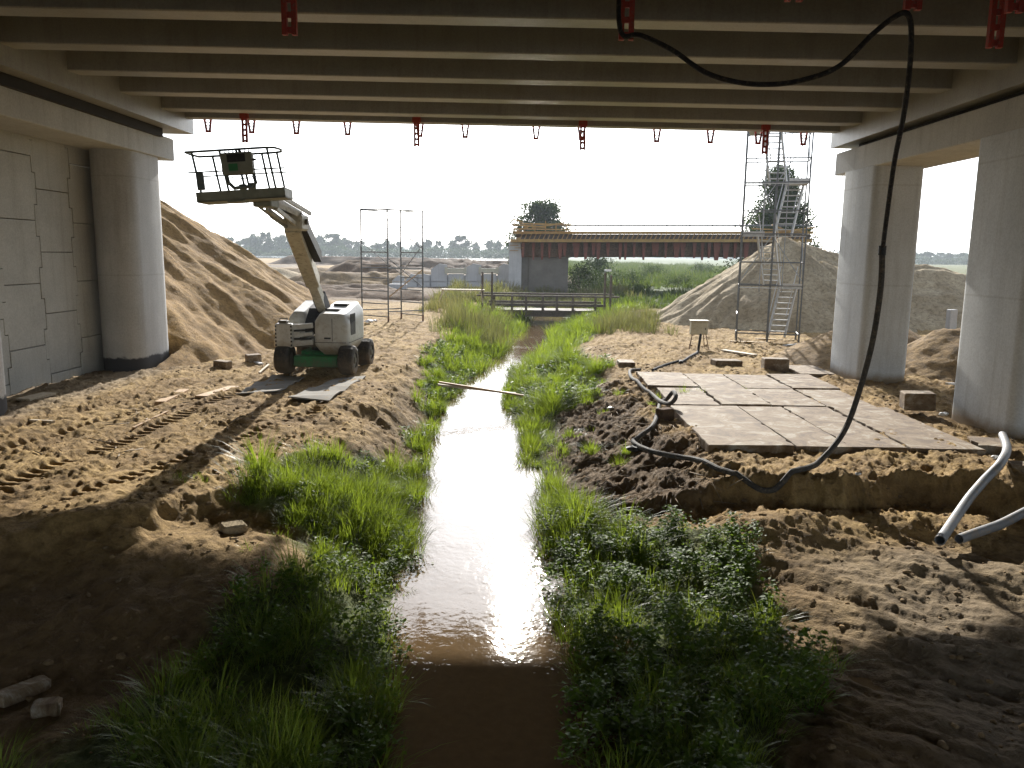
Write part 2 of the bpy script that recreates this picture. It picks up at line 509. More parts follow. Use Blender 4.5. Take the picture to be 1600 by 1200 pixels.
M['wood_dark'] = mk('weathered_timber', (.13, .10, .08), (.08, .062, .05), 4, .8, .2, 30, grime=(.2, .17, .13))
M['yellow_wood'] = mk('yellow_formwork', (.40, .25, .06), (.26, .15, .04), 2, .6, grime=(.22, .14, .06))
M['ply'] = mk('grey_mat', (.24, .23, .205), (.17, .16, .14), 3, .95, .2, 12, grime=(.25, .19, .12))
M['slab'] = None
M['rust'] = mk('rusty_bar', (.20, .11, .07), (.12, .07, .05), 8, .8)
M['white_plastic'] = mk('white_plastic', (.75, .76, .76), (.6, .6, .6), 8, .35)
M['red_plastic'] = mk('red_plastic', (.55, .04, .05), (.4, .03, .04), 8, .4)
M['cream_box'] = mk('cream_cabinet', (.52, .49, .38), (.42, .40, .31), 5, .5, grime=(.3, .26, .18))
M['twig'] = mk('dry_twig', (.26, .20, .13), (.13, .10, .065), 6, .8)
M['bark'] = mk('bark', (.13, .10, .07), (.07, .055, .04), 10, .9, .5, 20)

# concrete slab with dusty sand lying over it
def slab_mat():
    m, nt, b = nodes_mat('dusty_slab_concrete')
    co = coords(nt)
    n = noise(nt, 2.1, 7, .72, co, .9)
    col = ramp(nt, n.outputs['Fac'], [(.40, (.11, .07, .036)), (.48, (.19, .13, .072)), (.54, (.225, .165, .10)), (.61, (.34, .30, .24))]).outputs['Color']
    f = noise(nt, 14, 6, .75, co)
    col = mixc(nt, 1.0, col, ramp(nt, f.outputs['Fac'], [(.3, (.66, .62, .55)), (.55, (1, 1, 1))]).outputs['Color'], 'MULTIPLY')
    nt.links.new(col, b.inputs['Base Color']); b.inputs['Roughness'].default_value = .85
    bp = nt.nodes.new('ShaderNodeBump'); bp.inputs['Strength'].default_value = .5; bp.inputs['Distance'].default_value = .02
    nt.links.new(f.outputs['Fac'], bp.inputs['Height']); nt.links.new(bp.outputs[0], b.inputs['Normal'])
    return m
M['slab'] = slab_mat()

def soil_mat(name, sand1, sand2, dark, zone=True, bumpd=.04, streak=False):
    m, nt, b = nodes_mat(name)
    b.inputs['Roughness'].default_value = .93
    b.inputs['Specular IOR Level'].default_value = .2
    co = coords(nt)
    cc = co
    if streak:
        mp = nt.nodes.new('ShaderNodeMapping'); mp.inputs['Scale'].default_value = streak
        mp.inputs['Rotation'].default_value = (0, 0, 0)
        nt.links.new(co, mp.inputs['Vector']); cc = mp.outputs[0]
    n1 = noise(nt, .55, 7, .62, cc, .5)
    n2 = noise(nt, 5.5, 7, .68, cc, .3)
    n3 = noise(nt, 34, 5, .7, co)
    col = ramp(nt, n1.outputs['Fac'], [(.34, sand2), (.62, sand1)]).outputs['Color']
    col = mixc(nt, ramp(nt, n2.outputs['Fac'], [(.36, (.75, .75, .75)), (.56, (0, 0, 0))]).outputs['Color'], col, tuple(x * .62 for x in sand2))
    col = mixc(nt, 1.0, col, ramp(nt, n3.outputs['Fac'], [(.30, (.68, .66, .63)), (.55, (1, 1, 1))]).outputs['Color'], 'MULTIPLY')
    if zone:
        at_ = nt.nodes.new('ShaderNodeAttribute'); at_.attribute_name = 'zone'
        sp = nt.nodes.new('ShaderNodeSeparateColor'); nt.links.new(at_.outputs['Color'], sp.inputs[0])
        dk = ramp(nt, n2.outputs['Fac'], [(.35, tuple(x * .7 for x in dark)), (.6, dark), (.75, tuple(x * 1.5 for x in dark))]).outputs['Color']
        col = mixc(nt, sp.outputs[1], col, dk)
        gr = ramp(nt, n2.outputs['Fac'], [(.35, (.035, .06, .015)), (.6, (.09, .13, .035)), (.8, (.17, .18, .07))]).outputs['Color']
        col = mixc(nt, sp.outputs[0], col, gr)
        gy = ramp(nt, n2.outputs['Fac'], [(.35, (.13, .11, .085)), (.65, (.23, .20, .16))]).outputs['Color']
        col = mixc(nt, sp.outputs[2], col, gy)
    nt.links.new(col, b.inputs['Base Color'])
    mx = nt.nodes.new('ShaderNodeMath'); mx.operation = 'MULTIPLY_ADD'
    nt.links.new(n3.outputs['Fac'], mx.inputs[0]); mx.inputs[1].default_value = .3
    nt.links.new(n2.outputs['Fac'], mx.inputs[2])
    bp = nt.nodes.new('ShaderNodeBump'); bp.inputs['Strength'].default_value = .8; bp.inputs['Distance'].default_value = bumpd
    nt.links.new(mx.outputs[0], bp.inputs['Height']); nt.links.new(bp.outputs[0], b.inputs['Normal'])
    return m
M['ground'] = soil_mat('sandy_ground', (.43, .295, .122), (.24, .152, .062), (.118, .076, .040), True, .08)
M['sand'] = soil_mat('yellow_sand', (.34, .215, .082), (.20, .12, .045), (.12, .08, .05), False, .07)
M['pale_sand'] = soil_mat('pale_sand', (.50, .41, .27), (.31, .24, .145), (.12, .08, .05), False, .08)
M['clay'] = soil_mat('brown_soil', (.34, .23, .11), (.17, .12, .07), (.12, .08, .05), False, .07)
M['darksoil'] = soil_mat('dark_soil', (.17, .105, .06), (.10, .065, .04), (.12, .08, .05), False, .07)
M['road'] = soil_mat('pale_road', (.55, .5, .42), (.45, .4, .33), (.12, .08, .05), False, .02)

def leaf_mat(name, dark, light, trans, tfac=.45, rough=.42, spec=.5, dry=None):
    m, nt, b = nodes_mat(name)
    a = nt.nodes.new('ShaderNodeAttribute'); a.attribute_name = 'rnd'
    stops = [(.0, dark), (.8, light)]
    if dry: stops += [(.9, dry), (1.0, dry)]
    c = ramp(nt, a.outputs['Fac'], stops).outputs['Color']
    nt.links.new(c, b.inputs['Base Color']); b.inputs['Roughness'].default_value = rough
    b.inputs['Specular IOR Level'].default_value = spec
    tr = nt.nodes.new('ShaderNodeBsdfTranslucent')
    tc = mixc(nt, 1.0, c, tuple(t * 2.0 for t in trans), 'MULTIPLY')
    tc = mixc(nt, .5, tc, trans)
    nt.links.new(tc, tr.inputs['Color'])
    mix = nt.nodes.new('ShaderNodeMixShader'); mix.inputs[0].default_value = tfac
    nt.links.new(b.outputs[0], mix.inputs[1]); nt.links.new(tr.outputs[0], mix.inputs[2])
    nt.links.new(mix.outputs[0], nt.nodes['Material Output'].inputs['Surface'])
    return m
M['grass'] = leaf_mat('grass_blade', (.035, .07, .008), (.105, .16, .022), (.42, .52, .05), .52, .42, dry=(.17, .15, .06))
M['weed'] = leaf_mat('weed_leaf', (.035, .075, .010), (.095, .15, .026), (.32, .46, .05), .45, .6, .2)
M['reed'] = leaf_mat('seeding_grass', (.09, .10, .035), (.18, .15, .07), (.30, .32, .10), .4, .6, dry=(.24, .16, .10))
M['field'] = leaf_mat('field_grass_blade', (.035, .06, .012), (.10, .13, .03), (.22, .30, .05), .35, .6, .2, dry=(.24, .20, .08))
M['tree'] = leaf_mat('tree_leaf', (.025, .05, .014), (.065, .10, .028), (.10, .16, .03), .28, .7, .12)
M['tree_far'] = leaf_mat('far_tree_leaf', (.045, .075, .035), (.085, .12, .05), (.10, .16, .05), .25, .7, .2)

def water_mat(name, base, rough, s1, s2, st):
    m, nt, b = nodes_mat(name)
    b.inputs['Base Color'].default_value = (*base, 1)
    b.inputs['Roughness'].default_value = rough
    b.inputs['IOR'].default_value = 1.33
    co = coords(nt)
    mp = nt.nodes.new('ShaderNodeMapping'); mp.inputs['Scale'].default_value = (1.0, .55, 1)
    nt.links.new(co, mp.inputs['Vector'])
    a = noise(nt, s1, 4, .55, mp.outputs[0], .8); c = noise(nt, s2, 3, .5, co, .3)
    big = noise(nt, .35, 2, .5, co)
    amp = ramp(nt, big.outputs['Fac'], [(.38, (.25,) * 3), (.62, (1, 1, 1))])
    mx = nt.nodes.new('ShaderNodeMath'); mx.operation = 'MULTIPLY_ADD'
    nt.links.new(c.outputs['Fac'], mx.inputs[0]); mx.inputs[1].default_value = .42; nt.links.new(a.outputs['Fac'], mx.inputs[2])
    m2 = nt.nodes.new('ShaderNodeMath'); m2.operation = 'MULTIPLY'
    nt.links.new(mx.outputs[0], m2.inputs[0]); nt.links.new(amp.outputs['Color'], m2.inputs[1])
    bp = nt.nodes.new('ShaderNodeBump'); bp.inputs['Strength'].default_value = st; bp.inputs['Distance'].default_value = .05
    nt.links.new(m2.outputs[0], bp.inputs['Height']); nt.links.new(bp.outputs[0], b.inputs['Normal'])
    nt.links.new(mixc(nt, c.outputs['Fac'], tuple(x * .75 for x in base), tuple(x * 1.25 for x in base)), b.inputs['Base Color'])
    return m
M['water'] = water_mat('stream_water', (.125, .082, .042), .035, 2.2, 10, .24)
M['lake'] = water_mat('lake_water', (.12, .14, .14), .12, 1.2, 5, .08)

# ------------------------------------------------------------------ ground sheet
def build_ground():
    ys = list(np.arange(-40, 3.2, 2.4))
    y = 3.2
    while y < 3200:
        ys.append(y)
        y += max(.022, (.0034 * y if y < 40 else .0034 * y * (1 + (y - 40) / 60)))
    ys = np.array(ys + [3400.0])
    nx = 1060
    u = np.linspace(-1, 1, nx)
    f = np.sign(u) * np.where(np.abs(u) < .9, np.abs(u) * .72 / .9, .72 + (np.abs(u) - .9) / .1 * .28)
    W = np.maximum(.95 * np.abs(ys) + 3.5, 10.5)
    X = f[None, :] * W[:, None]
    # beyond the frame stretch the outer 10% to carry the sheet out sideways
    out = np.abs(u) >= .9
    X[:, out] *= 1 + ((np.abs(u[out]) - .9) / .1)[None, :] * (2 + 30 / (1 + W[:, None] / 12))
    Y = np.repeat(ys[:, None], nx, 1)
    Z = np.zeros_like(X)
    for a in range(0, len(ys), 60):
        Z[a:a + 60] = TH(X[a:a + 60], Y[a:a + 60])
    print('ground grid', X.shape)
    ny = len(ys)
    V = np.stack([X.ravel(), Y.ravel(), Z.ravel()], 1)
    i = np.arange((ny - 1) * nx).reshape(ny - 1, nx)[:, :-1].ravel()
    Q = np.stack([i, i + 1, i + nx + 1, i + nx], 1)
    xl, xr, cl, cr, tl, tr = ground_zone(X, Y)
    # zones: red = green cover, green = darker ground, blue = grey dust
    g = np.zeros_like(X); d = np.zeros_like(X); gy = np.zeros_like(X)
    GL = np.interp(Y, GLY, GLD); GR = np.interp(Y, GRY, GRD)
    nz = fbm(X, Y, .8, 4, 101)
    g = np.maximum(g, sst(-.2, .3, GL + nz * .5 - (xl - X)) * (X < xl) * .85)
    g = np.maximum(g, sst(-.2, .3, GR + nz * .5 - (X - xr)) * (X > xr) * .85)
    fm = field_mask(X, Y)
    g = np.maximum(g, fm)
    d = np.maximum(d, sst(.95, .7, tr + nz * .25) * (tr > 0) * sst(10.8, 12, Y) * (1 - sst(20, 26, Y)) * .9)
    d = np.maximum(d, .55 * sst(.9, .5, tl) * (tl > 0) * sst(11, 13, Y))
    d = np.maximum(d, sst(9.4, 7.6, Y - .4 * fbm(X, Y, 1.5, 3, 103) + (X > 0) * .3) * .75)  # near ground made darker all the way across
    d = np.maximum(d, np.clip(sst(48, 58, Y) * (1 - sst(180, 260, Y)) * sst(-.28, .12, fbm(X, Y * .35, 12, 4, 105)) * (X < 4), 0, 1) * .95)
    d = np.maximum(d, ((tl < 0) & (tr < 0)) * 1.0)
    gy = np.maximum(gy, .55 * sst(2.8, 4.5, X) * sst(10.6, 9.6, Y) * sst(3, 4, Y))
    gy = np.maximum(gy, .6 * sst(50, 80, Y) * sst(-.05, .4, fbm(X, Y * .4, 18, 3, 107)) * (1 - fm))
    # verge in front of the near left pillar: trodden grey
    gy = np.maximum(gy, .5 * sst(-9.3, -10.3, X) * sst(12, 14, Y) * (1 - sst(24, 26, Y)))
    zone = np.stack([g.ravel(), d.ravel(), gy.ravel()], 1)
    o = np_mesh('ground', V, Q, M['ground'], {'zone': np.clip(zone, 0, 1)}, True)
    tag(o, 'sandy trodden building site ground with tyre ruts', kind='structure')

GLY = [-30, 5, 7.6, 8.6, 10.0, 10.8, 12.4, 13.6, 14.6, 17, 20, 23, 28, 33, 40, 48, 60]
GLD = [2.4, 2.5, 2.1, 1.2, 1.4, 2.5, 2.1, 1.3, .25, .1, .2, .8, 1.6, 1.8, 2.6, 3.0, 4]
GRY = [-30, 5, 7, 9, 10.5, 11.3, 12, 15, 17.5, 19, 20.5, 24, 30, 33, 38, 46, 60]
GRD = [1.2, 1.45, 2.1, 2.6, 2.3, 1.0, .30, .35, .7, 1.0, 2.3, 2.7, 1.2, 1.0, 3.0, 3.4, 9]

def field_mask(X, Y):
    e = 3 + (Y - 50) * .05
    m = sst(0, 3, X - e + 1.5 * fbm(X, Y, 6, 3, 111)) * sst(48, 55, Y) * (1 - sst(36, 60, X - (Y - 80) * .5))
    m = m * (1 - .9 * sst(.0, .25, .5 - ((X - 6.2) / 3.2) ** 2 - ((Y - 61) / 7) ** 2 + fbm(X, Y, 3, 3, 113)))
    far = sst(330, 420, Y) * (X > -900) * (X < -20) * .7
    m2 = sst(120, 160, Y) * sst(-20, 0, X) * .8
    return np.clip(np.maximum(np.maximum(m, far), m2), 0, 1)

build_ground()

w = MB(); ysw = [-25, 10, 40, 80, 150]
w.add([(-8, -25, ZW), (8, -25, ZW), (14, 60, ZW), (30, 150, ZW), (-8, 150, ZW), (-8, 60, ZW)], [(0, 1, 2, 3, 4, 5)])
tag(w.build('stream_water', M['water']), 'murky brown water of the narrow stream glittering in the sun', kind='structure')
w = MB()
w.add([(-330, 380, .35), (-4, 360, .35), (-2, 470, .35), (-60, 900, .35), (-560, 900, .35)], [(0, 1, 2, 3, 4)])
tag(w.build('lake_water', M['lake']), 'bright strip of open water before the far trees', kind='structure')

# ------------------------------------------------------------------ the near bridge
def gz(x):           # slight fall of the deck to the right
    return -0.045 - 0.0098 * x
class SH(MB):        # shapes that follow the fall
    def build(s, *a, **k):
        s.v = [Vector((v.x, v.y, v.z + gz(v.x))) for v in s.v]
        return MB.build(s, *a, **k)

bridge = empty('bridge', (0, 14, 0), 'low concrete girder bridge overhead, on square rounded pillars either side of the stream', 'bridge')
SOF = 7.0
XL0, XR0 = -9.75, 9.05
GY = [-24.75 + 2.25 * i for i in range(22)]       # ... 22.5
GY = [y for y in GY]
rnd = random.Random(3)
for i, y in enumerate(GY):
    s = SH()
    prof = [(-.23, SOF), (.23, SOF), (.25, SOF + .02), (.25, SOF + 1.0), (-.25, SOF + 1.0), (-.25, SOF + .02)]
    s.prism(prof, XL0 - .02, XR0 + .02, lambda a, b, t: Vector((t, y + a, b)))
    s.build('girder', M['girder'], bridge)
s = SH(); s.prism([(-.2, SOF + .02), (.2, SOF + .02), (.2, SOF + 1.0), (-.2, SOF + 1.0)], XL0 - .02, XR0 + .02, lambda a, b, t: Vector((t, 23.95 + a, b)))
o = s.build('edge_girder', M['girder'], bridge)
s = SH(); s.box(-24, 24, -27, 24.6, SOF + 1.003, SOF + 1.3)  # carried on unseen behind the camera to darken the near ground
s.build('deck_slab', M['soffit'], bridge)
for sx, x0 in ((-1, XL0), (1, XR0)):
    s = SH(); xa, xb = sorted((x0, x0 + sx * 1.5))
    s.box(xa, xb, -26.8, 24.35, SOF - .38, SOF + 1.0)
    s.build('end_diaphragm', M['girder'], bridge)
    s = SH(); xa, xb = sorted((x0 + sx * .42, x0 + sx * 1.3))
    s.box(xa, xb, -26.8, 23.2, SOF - .62, SOF - .382)
    s.build('gap_shade', M['bearing'], bridge)  # dark filler box stands in for the shade in this gap
# cap beams
LCX, RCX = -10.32, 9.13
for sx, x0 in ((-1, -10.28), (1, 9.15)):
    s = SH(); xa, xb = sorted((x0, x0 + sx * (1.35 if sx < 0 else 1.5)))
    s.bbox(xa, xb, -26.8, 24.15, SOF - 1.18, SOF - .42 if False else SOF - .55, .02)
    o = s.build('cap_beam', M['cap'], bridge)
    for yb in (-1.5, 5, 11.5, 18, 22.8):
        s = SH(); s.box(min(x0 + sx * .3, x0 + sx * .8), max(x0 + sx * .3, x0 + sx * .8), yb, yb + .5, SOF - .548, SOF - .384)
        s.build('bearing', M['bearing'], bridge)
def pillar(x0, x1, y0, y1, mat, top, rad=.28):
    s = MB(); vs = []; n = 6; ring = []
    for cx, cy, a0 in ((x1 - rad, y1 - rad, 0), (x0 + rad, y1 - rad, 90), (x0 + rad, y0 + rad, 180), (x1 - rad, y0 + rad, 270)):
        for k in range(n + 1):
            a = R(a0 + 90 * k / n); ring.append((cx + rad * math.cos(a), cy + rad * math.sin(a)))
    zs = [-.8, 0, 1.2, 2.4, 3.6, 4.8, top]
    N = len(ring)
    for z in zs: vs += [(x, y, z) for x, y in ring]
    fs = [tuple(range(N - 1, -1, -1)), tuple(range((len(zs) - 1) * N, len(zs) * N))]
    for k in range(len(zs) - 1):
        for i in range(N):
            fs.append((k * N + i, k * N + (i + 1) % N, (k + 1) * N + (i + 1) % N, (k + 1) * N + i))
    s.add(vs, fs)
    return s.build('pillar', mat, bridge, smooth=True)
zl = SOF - 1.18 + gz(-10.3) + .02; zr = SOF - 1.18 + gz(9.6) + .02
for (y0, y1) in ((21.4, 23.6), (14.0, 16.05), (6.6, 8.7)):
    o = pillar(-11.55, -10.35, y0, y1, M['pillar_tar'], zl, .5)
    o['label'] = 'pillar with black tarred foot'
for (y0, y1) in ((21.35, 23.5), (14.6, 16.75), (7.4, 9.6)):
    o = pillar(9.14, 10.45, y0, y1, M['pillar'], zr, .2)

# ------------------------------------------------------------------ retaining wall of interlocking panels
wall = empty('retaining_wall', (-11.7, 18, 0), 'pale grey wall of interlocking cross shaped concrete panels behind the left pillars', 'retaining wall')
s = MB(); s.box(-12.6, -11.92, 3, 23.9, -.6, 6.3); s.build('backing', M['joint'], wall)
s = MB(); s.box(-12.5, -11.7, 3, 23.9, 6.02, 6.5); s.build('coping', M['cap'], wall)
PW, PH = 1.5, 1.5
rnd = random.Random(5)
for c in range(14):
    ya = 23.9 - PW * (c + 1) + .0; yb = ya + PW
    off = (.95 if c % 2 else .2) - 1.5
    for k in range(6):
        z0 = off + PH * k; z1 = z0 + PH
        if z1 < -.3 or z0 > 6: continue
        g = .008; t = .06; q = PH / 4
        poly = [(ya + t + g, z0 + g), (yb - t - g, z0 + g), (yb - t - g, z0 + q + g), (yb + t - g, z0 + q + g), (yb + t - g, z1 - q - g), (yb - t - g, z1 - q - g),
                (yb - t - g, z1 - g), (ya + t + g, z1 - g), (ya + t + g, z1 - q - g), (ya - t + g, z1 - q - g), (ya - t + g, z0 + q + g), (ya + t + g, z0 + q + g)]
        poly = [(a, min(max(b, -.5), 6.0)) for a, b in poly]
        dx = rnd.uniform(-.012, .012)
        s = MB(); s.prism(poly, -11.9, -11.66 + dx, lambda a, b, t_: Vector((t_, a, b)))
        s.build('panel', M['panel'], wall, bevel=.012)

# ------------------------------------------------------------------ formwork hangers under the deck
def short_bracket():
    t = empty('hanging_bracket', (0, 0, 0), 'x', 'bracket', 'red formwork brackets hanging under the far deck edge')
    s = MB()
    for sx in (-1, 1):
        s = MB(); s.bar((sx * .105, 0, .12), (sx * .05, 0, -.27), .055, .05, (0, 1, 0)); s.build('side_bar', M['red'], t, local=True)
    s = MB(); s.box(-.08, .08, -.03, .03, -.33, -.265); s.build('end_plate', M['red'], t, local=True)
    for k in range(3):
        s = MB(); s.rod((-.1 + k * .012, -.035, -.05 - k * .09), (.1 - k * .012, -.035, -.05 - k * .09), .012, 6); s.build('cross_bolt', M['galv_dark'], t, local=True)
    return t
def long_bracket():
    t = empty('ladder_bracket', (0, 0, 0), 'x', 'bracket', 'long ladder like red formwork brackets under the deck')
    for sx in (-1, 1):
        s = MB(); s.box(sx * .055 - .028, sx * .055 + .028, -.03, .03, -.66, .5); s.build('side_bar', M['red'], t, local=True)
    for k in range(7):
        s = MB(); s.box(-.03, .03, -.015, .015, -.64 + k * .15, -.58 + k * .15); s.build('rung', M['red'], t, local=True)
    s = MB(); s.box(-.12, .12, -.05, .05, .0, .14); s.build('head_plate', M['red'], t, local=True)
    return t
sb, lb = short_bracket(), long_bracket()
places = [(325, 'S', 'first'), (382, 'L', ''), (393, 'S', ''), (463, 'S', ''), (543, 'S', ''), (651, 'L', ''), (656, 'S', ''), (727, 'S', ''), (838, 'S', ''), (911, 'L', ''), (909, 'S', ''), (1027, 'S', ''), (1111, 'S', ''), (1186, 'S', ''), (1197, 'L', ''), (1257, 'S', '')]
order = ['leftmost', 'second from the left', 'third from the left', 'fourth from the left', 'fifth from the left', 'sixth from the left', 'seventh from the left', 'eighth from the left', 'ninth from the left', 'tenth from the left', 'eleventh from the left', 'second from the right', 'rightmost']
ns = nl = 0
used = {'S': False, 'L': False}
SN = [p for p in places if p[1] == 'S']; 
for px, kind, _ in places:
    proto = sb if kind == 'S' else lb
    o = proto if not used[kind] else copy_tree(proto)
    used[kind] = True
    p = at(px, 195, Y=24.22 if kind == 'S' else 23.55)
    o.location = (p.x, p.y, SOF + gz(p.x) + (.0 if kind == 'S' else -.02))
    if kind == 'S':
        k = SN.index((px, kind, _)); nS = len(SN)
        nm = ['leftmost', 'second', 'third', 'fourth', 'fifth', 'sixth', 'seventh', 'eighth', 'ninth', 'tenth', 'eleventh', 'last'][min(k, 11)]
        o['label'] = {0: 'short tapering red bracket under the far deck edge, leftmost of its row',
                      nS - 1: 'short tapering red bracket under the far deck edge, rightmost of its row'}.get(k, 'short tapering red bracket under the far deck edge, %s of its row from the left' % nm)
    else:
        o['label'] = ['long ladder shaped red bracket above the lift basket', 'long ladder shaped red bracket above the left scaffold', 'long ladder shaped red bracket hanging over the stream at the far deck edge', 'long ladder shaped red bracket in front of the stair tower'][nl]
        nl += 1
near = [(453, 55, 1.35, 'large red ladder bracket hanging near overhead on the left'), (978, 63, 1.35, 'large red ladder bracket holding the hose high over the stream'),
        (1553, 75, 1.35, 'large red ladder bracket hanging by the right end of the girders'), (1425, 16, 1.35, 'red ladder bracket the hose loops over before dropping'),
        (1584, 20, 1.35, 'red ladder bracket at the top right corner'), (1240, 2, 1.35, 'barely visible red ladder bracket tip at the top edge, right of centre')]
for px, py, sc_, lab in near:
    Yb = 11.9 if py > 50 else (10.6 if py > 10 else 10.1)
    o = copy_tree(lb); p = at(px, py, Y=Yb)
    o.location = (p.x, Yb, p.z + .66 * sc_); o.scale = (1.25, 1.25, sc_)
    o['label'] = lab; o['group'] = 'large red brackets hanging under the near girders'

# ------------------------------------------------------------------ heaps
def heap(name, lab, mat, segs, slope, x0, x1, y0, y1, step, amp=.25, seed=0, cat='sand heap', gully=0.0, group=None):
    xs = np.arange(x0, x1, step); ys = np.arange(y0, y1, step)
    X, Y = np.meshgrid(xs, ys)
    best = np.full(X.shape, -9.0)
    Xw = X + .9 * fbm(X, Y, 3.0, 3, seed + 5) * amp * 2; Yw = Y + .9 * fbm(X, Y, 3.0, 3, seed + 9) * amp * 2
    for (ax, ay, az), (bx, by, bz) in segs:
        dx, dy = bx - ax, by - ay; L2 = dx * dx + dy * dy + 1e-9
        t = np.clip(((Xw - ax) * dx + (Yw - ay) * dy) / L2, 0, 1)
        d = np.hypot(Xw - ax - dx * t, Yw - ay - dy * t)
        z = az + (bz - az) * t - slope * (np.sqrt(d * d + .12) - .3)
        best = np.maximum(best, z)
    hh = best + amp * .5 * fbm(X, Y, 1.4, 5, seed, .55)
    # slides running down the face
    cx, cy = segs[0][0][0], segs[0][0][1]
    ang = np.arctan2(Y - cy, X - cx); rad = np.hypot(X - cx, Y - cy)
    hh = hh + gully * fbm(ang * 9, rad * .22, .6, 4, seed + 20) 
    lump = np.maximum(fbm(X, Y, .5, 3, seed + 31) - .2, 0)
    hh = hh + lump * .5 * amp
    foot = TH(X, Y, False)
    hh = np.where((X < -10.2) & (Y < 23.75), -9, hh)
    Z = np.where(hh > foot, hh, np.maximum(hh, foot - .25))
    ny, nx = X.shape
    V = np.stack([X.ravel(), Y.ravel(), Z.ravel()], 1)
    i = np.arange((ny - 1) * nx).reshape(ny - 1, nx)[:, :-1].ravel()
    Q = np.stack([i, i + 1, i + nx + 1, i + nx], 1)
    keep = (hh > foot - .2).ravel()
    Q = Q[keep[Q].any(1)]
    usedv = np.unique(Q); mp = np.full(len(V), -1); mp[usedv] = np.arange(len(usedv))
    o = np_mesh(name, V[usedv], mp[Q], mat)
    tag(o, lab, cat, group)
    return o
heap('sand_heap', 'tall ochre sand heap sloping down from behind the far left pillar', M['sand'],
     [((-20.3, 33.5, 8.1), (-30, 33.5, 8.1)), ((-20.3, 33.5, 8.1), (-21, 26.5, 7.4)), ((-20.3, 33.5, 7.8), (-23.5, 40, 6.4))], .62, -34, -6.2, 19.5, 56, .13, .22, 200, gully=.30)
heap('sand_heap', 'pale sand heap with a pointed top behind the stair tower', M['pale_sand'],
     [((13.9, 42.5, 4.35), (15.0, 43, 4.1)), ((15, 43, 4.1), (17.2, 43.5, 3.3)), ((17.2, 43.5, 3.35), (21.5, 43, 3.15)), ((21.5, 43, 3.15), (27, 41, 1.6)), ((13.9, 42.5, 4.0), (11.5, 40.5, 2.4))], .66, 3, 36, 32, 54, .13, .28, 230, gully=.22)
heap('dirt_mound', 'small brown dirt mound left of the far right pillar foot', M['clay'],
     [((10.4, 26.2, 1.0), (12.2, 26.5, 1.25))], .55, 6.5, 16, 22.5, 31, .07, .22, 250, cat='dirt mound')
heap('dirt_mound', 'rounded brown dirt mound between the two right pillars', M['clay'],
     [((13.0, 24.2, 1.25), (17.5, 24.5, 1.5))], .55, 9.5, 22, 20, 29, .07, .28, 260, cat='dirt mound')
heap('dirt_mound', 'dark brown soil mound on the far site behind the lift boom', M['darksoil'],
     [((-19.5, 92, 2.4), (-15.5, 92, 2.3))], .5, -28, -8, 86, 98, .3, .5, 270, cat='dirt mound')
heap('dirt_mound', 'low pale spoil ridge beyond the ochre sand heap', M['pale_sand'],
     [((-36, 96, 1.6), (-28, 94, 1.3)), ((-30, 80, .9), (-25, 78, .6))], .4, -48, -18, 74, 102, .35, .5, 280, cat='dirt mound')
heap('dirt_mound', 'low dark spoil ridge before the bright water, left of the unfinished bridge', M['darksoil'],
     [((-26, 165, 1.9), (-3, 168, 1.9))], .35, -36, 3, 155, 178, .5, .8, 290, cat='dirt mound')
heap('dirt_mound', 'low dark bank of soil between the scaffold and the far concrete wall', M['darksoil'],
     [((-16, 64, .55), (-9, 62, .45)), ((-20, 70, .6), (-12, 69, .6))], .4, -26, -4, 57, 75, .25, .4, 300, cat='dirt mound')
for k, (xa, xb, yy, zz, mt, lab) in enumerate([(-30, -8, 58.5, .55, 'darksoil', 'low dark bank of soil right behind the slender scaffold'), (-34, -12, 112, 1.0, 'clay', 'long low brown bank beyond the dark soil mound'),
        (-60, -14, 210, 2.2, 'darksoil', 'long dark bank at the edge of the bright water'), (-22, -13, 84, 1.3, 'clay', 'brown heap beside the dark soil mound on the far site')]):
    heap('dirt_mound', lab, M[mt], [((xa, yy, zz), (xb, yy + 2, zz * .9))], .4, xa - 8, xb + 6, yy - 7, yy + 9, .28 if yy < 100 else .6, .45, 310 + k * 9, cat='dirt mound')
# pale haul road strip and dry field far off
w = MB(); w.add([(-70, 130, .45), (-8, 118, .45), (-8, 122, .45), (-70, 137, .45)], [(0, 1, 2, 3)])
tag(w.build('site_road', M['road']), 'pale sandy haul road across the far site', kind='structure')

